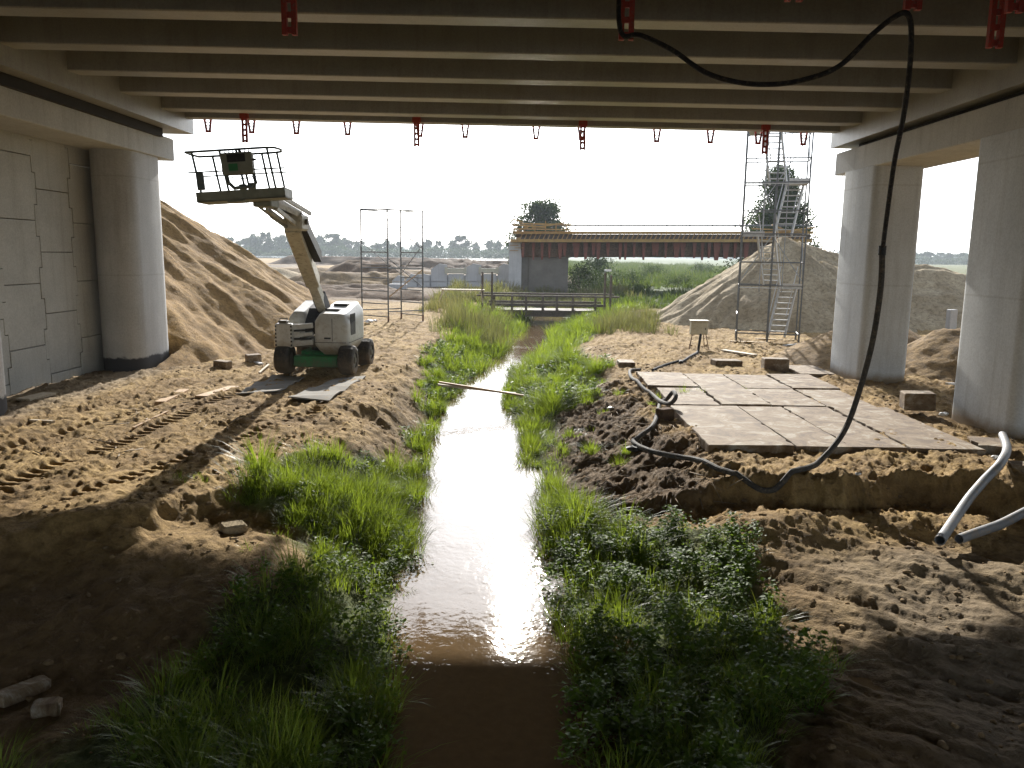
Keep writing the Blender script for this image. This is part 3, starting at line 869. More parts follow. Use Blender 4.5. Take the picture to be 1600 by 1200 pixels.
# ------------------------------------------------------------------ grass and weeds
def make_blades(cx, cy, cz, n_per, rad, length, width, spread, seed, tint=0.0, lean=.0):
    """tussocks at (cx,cy,cz): n_per arching blades each"""
    rs = np.random.RandomState(seed)
    k = len(cx)
    rep = np.repeat(np.arange(k), n_per)
    N = len(rep)
    az = rs.rand(N) * 2 * np.pi
    rr = np.sqrt(rs.rand(N)) * rad[rep]
    bx = cx[rep] + rr * np.cos(az); by = cy[rep] + rr * np.sin(az)
    bz = cz[rep] - .03
    L = length[rep] * (.55 + .6 * rs.rand(N))
    out = spread * (.25 + rr / np.maximum(rad[rep], .01) * .75) * (.6 + .8 * rs.rand(N))
    az2 = az + rs.randn(N) * .6
    dx, dy = np.cos(az2), np.sin(az2)
    dxl = dx + lean; 
    wd = width * (.6 + .7 * rs.rand(N)) 
    sxv, syv = -dy, dx
    ts = np.array([0, .4, .75, 1.0])
    V = np.zeros((N, 7, 3), np.float32)
    for i, t in enumerate(ts):
        ho = out * L * (0.35 * t + .65 * t * t)
        x = bx + dxl * ho; y = by + dy * ho
        z = bz + L * (t - .42 * out * t * t)
        ww = wd * (1 - t * .75) * .5 * (.7 if i == 0 else 1)
        if i < 3:
            V[:, 2 * i] = np.stack([x - sxv * ww, y - syv * ww, z], 1)
            V[:, 2 * i + 1] = np.stack([x + sxv * ww, y + syv * ww, z], 1)
        else:
            V[:, 6] = np.stack([x, y, z], 1)
    base = (np.arange(N) * 7)[:, None]
    tri = np.array([[0, 1, 3], [0, 3, 2], [2, 3, 5], [2, 5, 4], [4, 5, 6]])
    T = (base[:, :, None] + tri[None]).reshape(-1, 3)
    clump = rs.rand(k)
    rnd_ = np.clip(clump[rep] * .55 + rs.rand(N) * .38 + tint, 0, 1)
    rnd_ = np.where(rs.rand(N) < .04, .97, rnd_)
    return V.reshape(-1, 3), T, np.repeat(rnd_, 7)

def make_leaves(px, py, pz, size, seed, up=.35, tint=0.0):
    rs = np.random.RandomState(seed)
    N = len(px)
    az = rs.rand(N) * 2 * np.pi; el = rs.uniform(-.5, .9, N) * up * 2
    d = np.stack([np.cos(az) * np.cos(el), np.sin(az) * np.cos(el), np.sin(el)], 1)
    s_ = np.stack([-np.sin(az), np.cos(az), rs.randn(N) * .3], 1)
    c = np.stack([px, py, pz], 1)
    S = (size * (.6 + .8 * rs.rand(N)))[:, None]
    droop = np.array([0, 0, -1.0])[None]
    V = np.stack([c - d * S * .1, c + d * S * .45 + s_ * S * .32, c + d * S + droop * S * .25, c + d * S * .45 - s_ * S * .32], 1)
    base = (np.arange(N) * 4)[:, None]
    T = (base[:, :, None] + np.array([[0, 1, 2], [0, 2, 3]])[None]).reshape(-1, 3)
    return V.reshape(-1, 3), T, np.repeat(np.clip(rs.rand(N) * .85 + tint, 0, 1), 4)

def merge(parts):
    Vs, Ts, As = [], [], []; n = 0
    for V, T, A in parts:
        Vs.append(V); Ts.append(T + n); As.append(A); n += len(V)
    return np.concatenate(Vs), np.concatenate(Ts), np.concatenate(As)

def bank_points(side, y0, y1, dens, seed, wmin=-.12, thin=0.0, wid=1.0, cl=1.0):
    rs = np.random.RandomState(seed)
    area = (y1 - y0) * 7
    n = int(area * dens)
    Y = y0 + rs.rand(n) * (y1 - y0)
    o = -.15 + rs.rand(n) * 6
    xl, xr, c1, c2, _, _ = ground_zone(Y * 0, Y)
    lim = np.interp(Y, GLY, GLD) if side < 0 else np.interp(Y, GRY, GRD)
    X = xl - o if side < 0 else xr + o
    nz = fbm(X, Y, .8, 4, 101)
    patch = fbm(X, Y, 1.1, 3, 140 + side)
    keep = (o < lim * wid + nz * .7) & (patch > -.33 + thin)
    X, Y = X[keep], Y[keep]
    return X, Y, TH(X, Y, False)

def grass_obj(name, lab, parts, mat):
    V, T, A = merge(parts)
    o = np_mesh(name, V, T, mat, {'rnd': A}, False)
    tag(o, lab, kind='stuff')
    print(name, len(T))
    return o

def tuss(side, y0, y1, dens, npb, L, wdt, spread, seed, r=.16, **k):
    X, Y, Z = bank_points(side, y0, y1, dens, seed, **k)
    rs = np.random.RandomState(seed + 1)
    md = fbm(X, Y, .75, 2, 150)
    big = np.clip(1 + 1.5 * md, .35, 2.0)
    Z = Z + np.clip(md, 0, 1) * .16
    return make_blades(X, Y, Z, npb, np.full(len(X), r) * (.7 + .7 * rs.rand(len(X))), L * big * (.7 + .6 * rs.rand(len(X))), wdt, spread, seed + 2)

grass_obj('bank_grass', 'long green grass in tussocks on the left bank of the stream', [
    tuss(-1, 4.2, 9.5, 17, 62, .27, .010, .85, 301),
    tuss(-1, 9.5, 15.5, 24, 70, .33, .011, .85, 302),
    tuss(-1, 15.5, 26, 13, 60, .36, .016, .8, 303),
    tuss(-1, 26, 50, 7, 40, .52, .028, .7, 304, r=.3)], M['grass'])
grass_obj('bank_grass', 'green grass mixed among the weeds on the right bank of the stream', [
    tuss(1, 4.2, 11.5, 11, 56, .25, .010, .85, 311),
    tuss(1, 11, 19.6, 13, 80, .34, .012, .85, 312, r=.2),
    tuss(1, 19.6, 27, 15, 60, .40, .016, .8, 313),
    tuss(1, 27, 50, 5, 45, .50, .028, .7, 314, r=.3),
    tuss(1, 12, 20, 2.6, 55, .26, .012, .95, 315, r=.12, wid=5, thin=.34)], M['grass'])

def weed_parts(side, y0, y1, dens, size, h, seed, nl, **k):
    X, Y, Z = bank_points(side, y0, y1, dens, seed, **k)
    rs = np.random.RandomState(seed + 3)
    rep = np.repeat(np.arange(len(X)), nl); N = len(rep)
    ph = h * (.5 + .8 * rs.rand(len(X)))
    t = rs.rand(N) ** .7
    az = rs.rand(N) * 6.283; rr = rs.rand(N) * .15 * (1.2 - t * .4)
    return make_leaves(X[rep] + rr * np.cos(az), Y[rep] + rr * np.sin(az), Z[rep] + t * ph[rep], np.full(N, size), seed + 4)
grass_obj('bank_weeds', 'leafy green weeds covering the near right bank of the stream', [
    weed_parts(1, 4.2, 11.6, 21, .055, .34, 321, 62, thin=.05), weed_parts(1, 19.5, 27, 7, .09, .4, 322, 30, thin=.15)], M['weed'])
grass_obj('bank_weeds', 'leafy weeds at the water edge of the left bank', [
    weed_parts(-1, 4.2, 10, 17, .05, .28, 331, 46, wid=.9), weed_parts(-1, 10, 16, 6, .055, .28, 332, 30, wid=.6, thin=.1), weed_parts(-1, 16, 30, 5, .09, .34, 333, 30)], M['weed'])

# brownish seeding grass, on the left crest near the footbridge and round the pier
def scatter(x0, x1, y0, y1, n, seed, thr=-.1, scale=3):
    rs = np.random.RandomState(seed)
    X = x0 + rs.rand(n) * (x1 - x0); Y = y0 + rs.rand(n) * (y1 - y0)
    k = fbm(X, Y, scale, 3, seed) > thr
    X, Y = X[k], Y[k]
    return X, Y, TH(X, Y, False)
def tuss_at(P, npb, L, wdt, spread, seed, r=.3, tint=0.):
    X, Y, Z = P; rs = np.random.RandomState(seed)
    return make_blades(X, Y, Z, npb, np.full(len(X), r), L * (.6 + .8 * rs.rand(len(X))), wdt, spread, seed + 1, tint)
grass_obj('seeding_grass', 'tall brownish seeding grass in front of the footbridge, left bank', [
    tuss_at(scatter(-3.6, -.6, 33, 46, 120, 341, -.2, 2), 50, 1.0, .028, .35, 342, .35),
    tuss_at(scatter(-5.6, -3.0, 44, 52, 60, 343, -.2, 2), 50, .8, .03, .45, 344, .4, .2)], M['reed'])
grass_obj('seeding_grass', 'brownish seeding grass on the right bank before the footbridge', [
    tuss_at(scatter(3.6, 6.8, 34, 44, 90, 345, -.25, 2), 50, .75, .026, .5, 346, .35)], M['reed'])
grass_obj('rough_grass', 'rough green and brown grass round the foot of the unfinished pier', [
    tuss_at(scatter(-6, 9, 56, 74, 420, 351, -.15, 4), 34, .95, .06, .55, 352, .5),
    ], M['reed'])
grass_obj('rough_grass', 'small green sprigs sprouting on the left haul road edge', [
    tuss_at((np.array([-4.75, -4.6, -4.5, -4.9, -3.2, -2.2]), np.array([10.9, 11.05, 10.95, 11.1, 9.0, 8.2]), TH(np.array([-4.75, -4.6, -4.5, -4.9, -3.2, -2.2]), np.array([10.9, 11.05, 10.95, 11.1, 9.0, 8.2]), False)), 26, .14, .008, .9, 354, .10)], M['grass'])
rs = np.random.RandomState(361)
n = 4200; Yf = 52 + (rs.rand(n) ** 1.6) * 260; Xf = rs.rand(n) * 55 + (3 + (Yf - 50) * .05)
k = field_mask(Xf, Yf) > .35; Xf, Yf = Xf[k], Yf[k]
grass_obj('field_grass', 'rank green and yellowish grass on the field beyond the stream', [
    make_blades(Xf, Yf, TH(Xf, Yf, False), 26, np.full(len(Xf), .9), np.clip(.35 + Yf * .004 + 1.6 * fbm(Xf, Yf, 6, 3, 363), .15, 2.2), .11, .6, 362)], M['field'])

# big dock plant near the bottom of the right bank
def dock():
    c = at(1135, 1075, z=-.55)
    c.z = zg(c.x, c.y)
    t = empty('dock_plant', c, 'broad leaved dock plant low on the shaded right bank', 'plant')
    rd = random.Random(4)
    for i in range(9):
        a = i * 2.4; el = .5 + .5 * rd.random(); L = .24 + .12 * rd.random()
        vs = []; N = 7
        for j in range(N):
            t_ = j / (N - 1)
            hx = L * (t_ * math.cos(el)); hz = L * (t_ * math.sin(el) - .55 * t_ * t_)
            wd = .055 * math.sin(math.pi * min(1, t_ * .9 + .08)) + .004
            p = Vector((math.cos(a) * hx, math.sin(a) * hx, .06 + hz)); s_ = Vector((-math.sin(a), math.cos(a), .0)) * wd
            vs += [p - s_ + Vector((0, 0, .012)), p, p + s_ + Vector((0, 0, .012))]
        fs = []
        for j in range(N - 1):
            fs += [(j * 3, j * 3 + 1, j * 3 + 4, j * 3 + 3), (j * 3 + 1, j * 3 + 2, j * 3 + 5, j * 3 + 4)]
        m = MB(); m.add(vs, fs); m.build('leaf', M['weed'], t, local=True, smooth=True)
dock()

# ------------------------------------------------------------------ trees
def tree_meshes(h, w, nleaf, lsz, seed, crown0=.25, shape='round', mat='tree'):
    rs = np.random.RandomState(seed); rd = random.Random(seed)
    nb = 26 if nleaf < 5000 else 60
    cs = []
    for i in range(nb):
        t = rd.random()
        z = h * (crown0 + (1 - crown0) * t * .95)
        if shape == 'round': env = math.sqrt(max(0.05, 1 - ((t - .45) / .6) ** 2))
        elif shape == 'cone': env = max(.12, 1.05 * (1 - t) ** .75)
        else: env = .55 + .4 * math.sin(t * 3)
        a = rd.random() * 6.283; r_ = env * w / 2 * math.sqrt(rd.random()) * .92
        cs.append((math.cos(a) * r_, math.sin(a) * r_, z, w * (.10 + .13 * rd.random()) * (.6 + .4 * env)))
    cs = np.array(cs)
    k = rs.randint(0, nb, nleaf)
    d = rs.randn(nleaf, 3); d /= np.linalg.norm(d, axis=1)[:, None]
    rad = cs[k, 3] * (.45 + .75 * rs.rand(nleaf) ** .6)
    P = cs[k, :3] + d * rad[:, None] * np.array([1, 1, .8])
    V, T, A = make_leaves(P[:, 0], P[:, 1], P[:, 2], np.full(nleaf, lsz), seed + 1, .8)
    tr = MB()
    tr.tube([(0, 0, -.3), (w * .01, 0, h * .3), (-w * .015, .02 * w, h * .6), (0, 0, h * .88)], [h * .022, h * .017, h * .010, h * .003], 7)
    for i in range(0, nb, 2):
        x, y, z, _ = cs[i]; z0 = h * (.18 + .5 * (z / h) * .8)
        tr.tube([(0, 0, z0), (x * .5, y * .5, z0 + (z - z0) * .6), (x, y, z)], [h * .008, h * .005, h * .002], 5)
    return (V, T, A), tr
def tree(name, loc, h, w, nleaf, lsz, seed, lab, mat='tree', shape='round', crown0=.25, group=None, cat='tree'):
    t = empty(name, loc, lab, cat, group)
    (V, T, A), tr = tree_meshes(h, w, nleaf, lsz, seed, crown0, shape)
    np_mesh('crown', V, T, M[mat], {'rnd': A}, False, parent=t)
    tr.build('trunk', M['bark'], t, local=True)
    return t
p = at(845, 390, Y=115)
tree('broadleaf_tree', (p.x, 115, -.2), 10.8, 8.2, 20000, .36, 401, 'round leafy tree rising behind the left end of the unfinished bridge', crown0=.05)
p = at(1216, 380, Y=82)
tree('feathery_tree', (p.x, 82, -.2), 12.3, 10.8, 24000, .28, 402, 'pointed feathery tree behind the stair tower', shape='cone', crown0=.02)
p = at(937, 400, Y=105)
tree('round_bush', (p.x, 105, -.2), 3.2, 4.6, 2600, .24, 403, 'dark round bush under the unfinished bridge deck', crown0=.1, cat='bush')
p = at(905, 420, Y=82)
tree('round_bush', (p.x, 82, -.3), 2.3, 4.5, 1800, .22, 404, 'low leafy bush beside the right side of the far pier', crown0=.05, cat='bush')
for i, (px, hh, ww, lb_) in enumerate([(1268, 2.6, 5, 'dark scrub bush right behind the pale sand heap top'), (1290, 2.0, 4.5, 'dark scrub bush beside the far right pillar above the sand heap')]):
    p = at(px, 395, Y=70)
    tree('scrub_bush', (p.x, 70, 1.6), hh, ww, 1500, .2, 410 + i, lb_, crown0=.1, cat='bush')

fs_ = None
for k, (px, Yk, sc_, lab) in enumerate([(985, 92, 1.0, 'dark shrub in the field, leftmost behind the footbridge gate posts'), (1020, 120, 1.2, 'shrub in the field under the middle of the unfinished deck'), (1060, 88, .8, 'shrub in the field nearest the pale sand heap toe'),
        (1095, 140, 1.3, 'shrub in the far field under the right part of the unfinished deck'), (1000, 70, .55, 'small shrub in the field right of the footbridge posts'), (925, 88, 1.1, 'spreading shrub right of the unfinished pier')]):
    p = at(px, 430, Y=Yk)
    if fs_ is None:
        fs_ = tree('field_shrub', (p.x, Yk, -.2), 1.7, 4.2, 1500, .17, 480, lab, crown0=.02, cat='shrub'); o = fs_
    else:
        o = copy_tree(fs_); o.location = (p.x, Yk, -.2); o['label'] = lab
    o.scale = (sc_, sc_, sc_); o.rotation_euler.z = k * 1.3; o['group'] = 'shrubs in the field beyond the stream'

def far_row(spec, Y, group, names):
    protos = {}
    for i, (px, top, wpx, kind) in enumerate(spec):
        Yi = Y + (i * 37 % 60)
        p0 = at(px, 398, Y=Yi); hz = 396 + (px - 812) * .0131
        sc_ = FPX / Yi
        hh = ((hz - top) / sc_ + CAM_Z) * 1.12; ww = wpx / sc_
        if kind not in protos:
            h0, w0 = 10.0, 9.0
            protos[kind] = (tree('distant_tree', (0, 0, 0), h0, w0, 3600, .8, 430 + kind * 7, 'x', 'tree_far', ['round', 'round', 'tall'][kind % 3], .12), h0, w0, [])
            o = protos[kind][0]
        else:
            o = copy_tree(protos[kind][0])
        o.location = (p0.x, Yi, 0); o.scale = (ww / 9.0, ww / 9.0, hh / 10.0)
        o.rotation_euler.z = i * 1.7
        o['label'] = names(i, len(spec)); o['group'] = group
def nth(i):
    w_ = ['first', 'second', 'third', 'fourth', 'fifth', 'sixth', 'seventh', 'eighth', 'ninth', 'tenth', 'eleventh', 'twelfth', 'thirteenth', 'fourteenth', 'fifteenth', 'sixteenth', 'seventeenth', 'eighteenth', 'nineteenth', 'twentieth', 'twenty-first', 'twenty-second', 'twenty-third', 'twenty-fourth', 'twenty-fifth', 'twenty-sixth', 'twenty-seventh', 'twenty-eighth']
    return w_[i]
specL = [(322, 377, 26, 0), (340, 370, 30, 1), (362, 374, 28, 0), (383, 375, 30, 2), (402, 370, 30, 1), (418, 367, 26, 0), (436, 371, 34, 1), (455, 374, 30, 0), (474, 376, 30, 2), (497, 372, 30, 1), (520, 369, 36, 0), (543, 375, 26, 1), (563, 379, 24, 0), (590, 382, 22, 2), (604, 378, 26, 1), (622, 380, 18, 0), (652, 381, 20, 1), (668, 377, 18, 2), (684, 379, 16, 0), (709, 379, 22, 1), (722, 372, 34, 0), (742, 381, 18, 1), (765, 378, 22, 2), (780, 379, 20, 1), (795, 382, 18, 0)]
def nmL(i, n):
    if i < 12: return 'hazy green tree in the far treeline left of the scaffold, %s counted from the left' % nth(i)
    return 'pale distant tree past the scaffold, %s counted leftwards from the unfinished bridge' % nth(n - 1 - i)
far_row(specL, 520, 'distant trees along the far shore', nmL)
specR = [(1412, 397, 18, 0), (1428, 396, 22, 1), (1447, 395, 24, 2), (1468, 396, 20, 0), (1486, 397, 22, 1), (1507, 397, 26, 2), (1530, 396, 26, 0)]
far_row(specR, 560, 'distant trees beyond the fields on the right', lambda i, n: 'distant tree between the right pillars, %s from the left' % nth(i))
# hedge along the far shore
rs = np.random.RandomState(470); n = 26000
Xh = -360 + rs.rand(n) * 370; Yh = 495 + rs.rand(n) * 20
Zh = rs.rand(n) ** 1.3 * (5.5 + 6 * fbm(Xh, Yh * 0, 18, 3, 471))
V, T, A = make_leaves(Xh, Yh, Zh, np.full(n, 1.3), 472, .8)
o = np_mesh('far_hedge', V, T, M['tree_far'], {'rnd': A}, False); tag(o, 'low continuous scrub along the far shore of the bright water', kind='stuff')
n = 14000; Xh = 150 + rs.rand(n) * 330; Yh = 545 + rs.rand(n) * 15
Zh = rs.rand(n) ** 1.3 * (5.0 + 5.0 * fbm(Xh, Yh * 0, 18, 3, 473))
V, T, A = make_leaves(Xh, Yh, Zh, np.full(n, 1.3), 474, .8)
o = np_mesh('far_hedge', V, T, M['tree_far'], {'rnd': A}, False); tag(o, 'low continuous scrub beyond the fields on the right', kind='stuff')
# distant wood on the horizon
n = 16000; Xh = -1100 + rs.rand(n) * 2600; Yh = 1300 + rs.rand(n) * 60
Zh = rs.rand(n) * (10 + 8 * fbm(Xh, Yh * 0, 60, 3, 475))
V, T, A = make_leaves(Xh, Yh, Zh, np.full(n, 5.5), 476, .8)
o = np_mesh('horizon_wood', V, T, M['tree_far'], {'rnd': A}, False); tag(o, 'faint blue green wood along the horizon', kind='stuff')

# ------------------------------------------------------------------ boom lift
def boom_lift():
    bx, by = -5.42, 22.1
    t = empty('boom_lift', (bx, by, zg(bx, by) + .02), 'white articulated boom lift on fat black tyres, its basket raised under the deck', 'boom lift')
    def L(name, mb, mat, par=None, **k):
        return mb.build(name, mat, par or t, local=True, **k)
    # chassis
    m = MB(); m.bbox(-.60, .60, -1.05, -.72, .20, .50, .03); L('front_axle', m, M['green_paint'])
    m = MB(); m.bbox(-.60, .60, .72, 1.05, .20, .50, .03); L('rear_axle', m, M['green_paint'])
    m = MB(); m.bbox(-.42, .42, -.72, .72, .24, .56, .03); m.bbox(-.55, .55, -.55, .55, .44, .58, .02); L('chassis', m, M['green_paint'])
    m = MB(); m.tube([(.05, -.1, .56), (.05, -.1, .70)], .42, 20); L('slewing_ring', m, M['black'])
    for sx in (-1, 1):
        for sy in (-1, 1):
            cx, cy = sx * .86, sy * .92
            prof = [(-.20, .20), (-.21, .30), (-.19, .375), (-.13, .40), (.13, .40), (.19, .375), (.21, .30), (.20, .20)]
            m = MB(); N = 26; vs = []; fs = []
            for k in range(N):
                a = 2 * math.pi * k / N
                lug = 1.0 if k % 2 else .965
                for (u, r_) in prof:
                    rr = r_ * (lug if r_ > .35 else 1)
                    vs.append((cx + u, cy + rr * math.cos(a), .40 + rr * math.sin(a)))
            n = len(prof)
            for k in range(N):
                for j in range(n - 1):
                    fs.append((k * n + j, k * n + j + 1, ((k + 1) % N) * n + j + 1, ((k + 1) % N) * n + j))
            m.add(vs, fs); w_ = L('wheel', m, M['rubber'])
            m = MB(); m.tube([(cx - .17, cy, .40), (cx + .17 * 1, cy, .40)], .205, 18)
            m.tube([(cx + sx * .17, cy, .40), (cx + sx * .215, cy, .40)], [.10, .08], 12)
            L('rim', m, M['rim'], w_)
    # turret: right cowl, left cowl
    def cowl(x0, x1, y0, y1, z0, z1, name):
        m = MB(); vs = []; rows = 9; n = 24
        for j in range(rows):
            tz = j / (rows - 1); z = z0 + (z1 - z0) * tz
            ins = .20 * max(0, 1 - tz / .28) ** 1.5 + .12 * max(0, (tz - .82) / .18) ** 2
            for k in range(n):
                a = 2 * math.pi * (k + .5) / n
                ca, sa = math.cos(a), math.sin(a)
                e = .24
                ux = math.copysign(abs(ca) ** e, ca); uy = math.copysign(abs(sa) ** e, sa)
                x = (x0 + x1) / 2 + ux * ((x1 - x0) / 2 - ins); y = (y0 + y1) / 2 + uy * ((y1 - y0) / 2 - ins)
                zz = z - .30 * (1 - (y - y0) / (y1 - y0)) * tz - .10 * ((x - (x0 + x1) / 2) / ((x1 - x0) / 2)) ** 2 * tz
                vs.append((x, y, zz))
        fs = [tuple(range(n - 1, -1, -1)), tuple(range((rows - 1) * n, rows * n))]
        for j in range(rows - 1):
            for k in range(n):
                fs.append((j * n + k, j * n + (k + 1) % n, (j + 1) * n + (k + 1) % n, (j + 1) * n + k))
        m.add(vs, fs); return L(name, m, M['white_paint'], smooth=True)
    cr = cowl(-.06, .90, -1.0, .85, .52, 1.93, 'engine_cowl')
    m = MB(); m.bbox(.12, .50, -.42, -.05, 1.62, 1.725, .01); m.bbox(.20, .58, .12, .50, 1.72, 1.835, .01); L('vent', m, M['black'], cr)
    m = MB()
    for k in range(5): m.box(.885, .905, -.72 + k * .1, -.66 + k * .1, 1.05, 1.62)
    L('side_grille', m, M['black'], cr)
    m = MB(); m.tube([(.25, -1.01, .98), (.42, -1.01, .98)], .022, 6); m.box(.0, .84, -1.006, -.992, .86, .872); L('latch', m, M['black'], cr)
    m = MB(); m.box(.46, .47, -1.004, -.99, .9, 1.5); m.box(.896, .903, -.9, .6, .855, .868); L('panel_seam', m, M['black'], cr)
    cl_ = cowl(-.93, -.38, -.45, .85, .80, 1.92, 'battery_cowl')
    m = MB(); m.prism([(-.62, 1.05), (.80, 1.05), (.80, 1.70), (.25, 1.86), (-.2, 1.72), (-.62, 1.35)], -.39, -.12, lambda a, b, x: Vector((x, a, b)))
    L('boom_cradle', m, M['black'])
    m = MB(); m.bbox(-.9, .5, -.6, .6, .68, .86, .03); L('turret_base', m, M['rim'])
    # stowed lower linkage at the front left
    m = MB(); m.bbox(-1.06, -.60, -1.08, -.78, .72, 1.36, .03); lk = L('link_head', m, M['white_paint'])
    m = MB()
    for x in (-1.04, -.622):
        for k in range(6): m.box(x - .02, x + .02, -1.086, -1.078, .76 + k * .1, .81 + k * .1)
    o = L('hazard_stripe', m, M['black'], lk)
    m = MB(); m.bbox(-.98, -.74, -1.06, -.86, 1.362, 1.44, .02); m.tube([(-.96, -.95, 1.44), (-.96, -.95, 1.49), (-.76, -.95, 1.49), (-.76, -.95, 1.44)], .012, 6); L('link_cap', m, M['rim'], lk)
    for k, z in enumerate((.84, 1.06, 1.28)):
        m = MB(); m.bar((-.62, -.96, z - .03), (-.08, -.90, z + .03), .12, .14 if k != 1 else .10); L('link_arm', m, M['white_paint'], bevel=.01)
    m = MB(); m.bbox(-.60, -.42, -1.0, -.84, .78, 1.34, .02); L('link_arm_end', m, M['white_paint'])
    m = MB(); m.bar((-.56, -1.02, 1.17), (-.1, -1.0, 1.19), .05, .05); m.bar((-.56, -1.02, .95), (-.1, -1.0, .96), .05, .05); L('link_cylinder', m, M['black'])
    m = MB(); m.bbox(-1.40, -1.0, -.3, .35, .62, .86, .03); L('tool_tray', m, M['wood_pale'])
    # boom (local frame; camera px -> point near plane y=-.1)
    o0 = Vector(t.location)
    def P(px, py, y): 
        q = at(px, py, Y=by + y) - o0; return Matrix.Rotation(R(3), 3, 'Z') @ q
    a0, a1 = P(508, 488, .25), P(481, 420, .10)
    b0, b1 = P(493, 452, .16), P(454, 345, -.15)
    m = MB(); m.bar(P(510, 494, .25), P(480, 420, -1.9), .24, .26, (0, 0, 1)); ib = L('inner_boom', m, M['cream_paint'], bevel=.01)
    m = MB(); m.bar(P(514, 502, .40), P(498, 462, -.55), .30, .32, (0, 0, 1)); L('boom_heel', m, M['black'], bevel=.02)
    m = MB(); m.bar(P(489, 440, -1.3), P(457, 352, -4.6), .34, .34, (0, 0, 1)); ob = L('outer_boom', m, M['cream_paint'], bevel=.02)
    m = MB(); m.bar(P(494, 440, -1.45), P(463, 362, -4.4), .05, .05, (0, 0, 1)); L('hose_tray', m, M['white_paint'], ob)
    q0, q1 = P(496, 400, -2.6), P(473, 350, -4.5)
    m = MB()
    for k in range(17):
        c = q0.lerp(q1, k / 16.5); d = (q1 - q0).normalized() * .065
        m.bar(c - d, c + d * .8, .18, .26, (0, 0, 1))
    L('cable_chain', m, M['black'], ob)
    kz = P(463, 348, -4.75)
    m = MB(); m.bbox(kz.x - .20, kz.x + .20, kz.y - .26, kz.y + .26, kz.z - .17, kz.z + .17, .04); L('boom_knuckle', m, M['cream_paint'])
    m = MB(); m.rod(kz + Vector((-.26, 0, .02)), kz + Vector((.26, 0, .02)), .06, 12); L('pivot_pin', m, M['rim'])
    for (p, q, w_, y0_, y1_) in (((466, 338), (418, 316), .11, -4.7, -6.3), ((478, 334), (436, 309), .09, -4.6, -6.2), ((460, 354), (424, 326), .09, -4.75, -6.25)):
        for dx in (-.10, .10):
            m = MB(); m.bar(P(*p, y0_) + Vector((dx, 0, 0)), P(*q, y1_) + Vector((dx, 0, 0)), .045, w_, (0, 0, 1)); L('jib_arm', m, M['cream_paint'], bevel=.006)
    m = MB(); m.rod(P(447, 354, -5.0), P(424, 338, -5.8), .04, 10); m.rod(P(424, 338, -5.8), P(402, 321, -6.6), .025, 10); L('jib_cylinder', m, M['galv'])
    m = MB(); bm0 = P(414, 316, -6.5)
    m.bbox(bm0.x - .16, bm0.x + .20, bm0.y - .22, bm0.y + .22, bm0.z - .10, bm0.z + .12, .02); L('basket_mount', m, M['basket_floor'])
    for k in range(3):
        m = MB(); m.tube([P(412 + k * 4, 316, -6.6), P(432 + k * 3, 327, -6.0), P(452 + k * 2, 334, -5.3), P(468 + k * 2, 334, -4.8), P(478 + k, 352, -4.2)], .014, 6); L('hydraulic_hose', m, M['black'])
    # basket: local frame tilted
    c0 = P(384, 306, -7.0)
    T = Matrix.Translation(c0) @ Matrix.Scale(.70, 4) @ Matrix.Rotation(R(8), 4, 'Z') @ Matrix.Rotation(R(4.6), 4, Vector((0, 1, 0))).inverted() 
    hw = 1.13; hd = .52
    m = MB(); m.box(-hw, hw, -hd, hd, -.14, -.09, T); m.box(-hw, hw, -hd, -hd + .03, -.14, .12, T); m.box(-hw, hw, hd - .03, hd, -.14, .12, T); m.box(-hw, -hw + .03, -hd + .03, hd - .03, -.14, .12, T); m.box(hw - .03, hw, -hd + .03, hd - .03, -.14, .12, T)
    m.box(-.35, .05, -hd - .004, .1, -.18, -.142, T)
    bk = L('basket', m, M['basket_floor'])
    def tp(x, y, z): return T @ Vector((x, y, z))
    lean = -.10
    def post(x, y, z1=1.12, z0=.1, r=.022):
        m = MB(); m.rod(tp(x, y, z0), tp(x + lean * z1, y, z1), r, 8); L('post', m, M['blue_steel'], bk)
    for x in (-1.0, -.30, .12, .9): post(x, -hd + .04)
    for x in (-.75, .02, .55, .95): post(x, hd - .04)
    ring = []
    X0, X1, rc = -hw - .14, hw - .08, .3
    for (x, y) in ((X0, -hd), (X1 - rc, -hd - .02), (X1 - .08, -hd + .1), (X1, 0), (X1 - .08, hd - .1), (X1 - rc, hd), (X0 + .4, hd), (X0 + .05, hd - .06), (X0, 0)):
        ring.append(tp(x, y, 1.13))
    m = MB(); m.tube(ring, .021, 8, closed=True); L('top_rail', m, M['blue_steel'], bk)
    for y in (-hd, hd):
        m = MB(); m.rod(tp(-hw - .12, y, .62), tp(hw + .05, y, .60), .013, 8); L('mid_rail', m, M['blue_steel'], bk)
    m = MB(); m.bbox(-.36, .42, -hd - .16, -hd + .10, .50, 1.04, .02, T); cb = L('control_box', m, M['basket_floor'], bk)
    m = MB(); m.bbox(-.20, .26, -hd - .168, -hd - .158, .80, 1.0, .003, T); L('switch_panel', m, M['black'], cb)
    m = MB(); m.bbox(-.18, .05, -hd - .169, -hd - .159, .58, .76, .003, T); L('decal', m, M['green_paint'], cb)
    m = MB()
    for k in range(7): m.rod(tp(-.26 + k * .1, -hd - .03, 1.03), tp(-.26 + k * .1, -hd - .03, 1.09), .013, 6)
    L('switch', m, M['black'], cb)
    m = MB(); m.rod(tp(.1, -hd - .03, 1.03), tp(.1, -hd - .03, 1.13), .022, 8); m.bbox(.40, .50, -hd - .1, -hd, .82, .87, .01, T); L('joystick', m, M['black'], cb)
    m = MB(); m.tube([tp(-.28, -hd - .06, .50), tp(-.24, -hd - .1, .30), tp(-.12, -hd - .06, .16), (tp(.1, -hd - .04, .18)), tp(.32, -hd - .06, .17), tp(.44, -hd - .1, .26), tp(.40, -hd - .04, .46)], .035, 8); L('foot_guard', m, M['blue_steel'], bk)
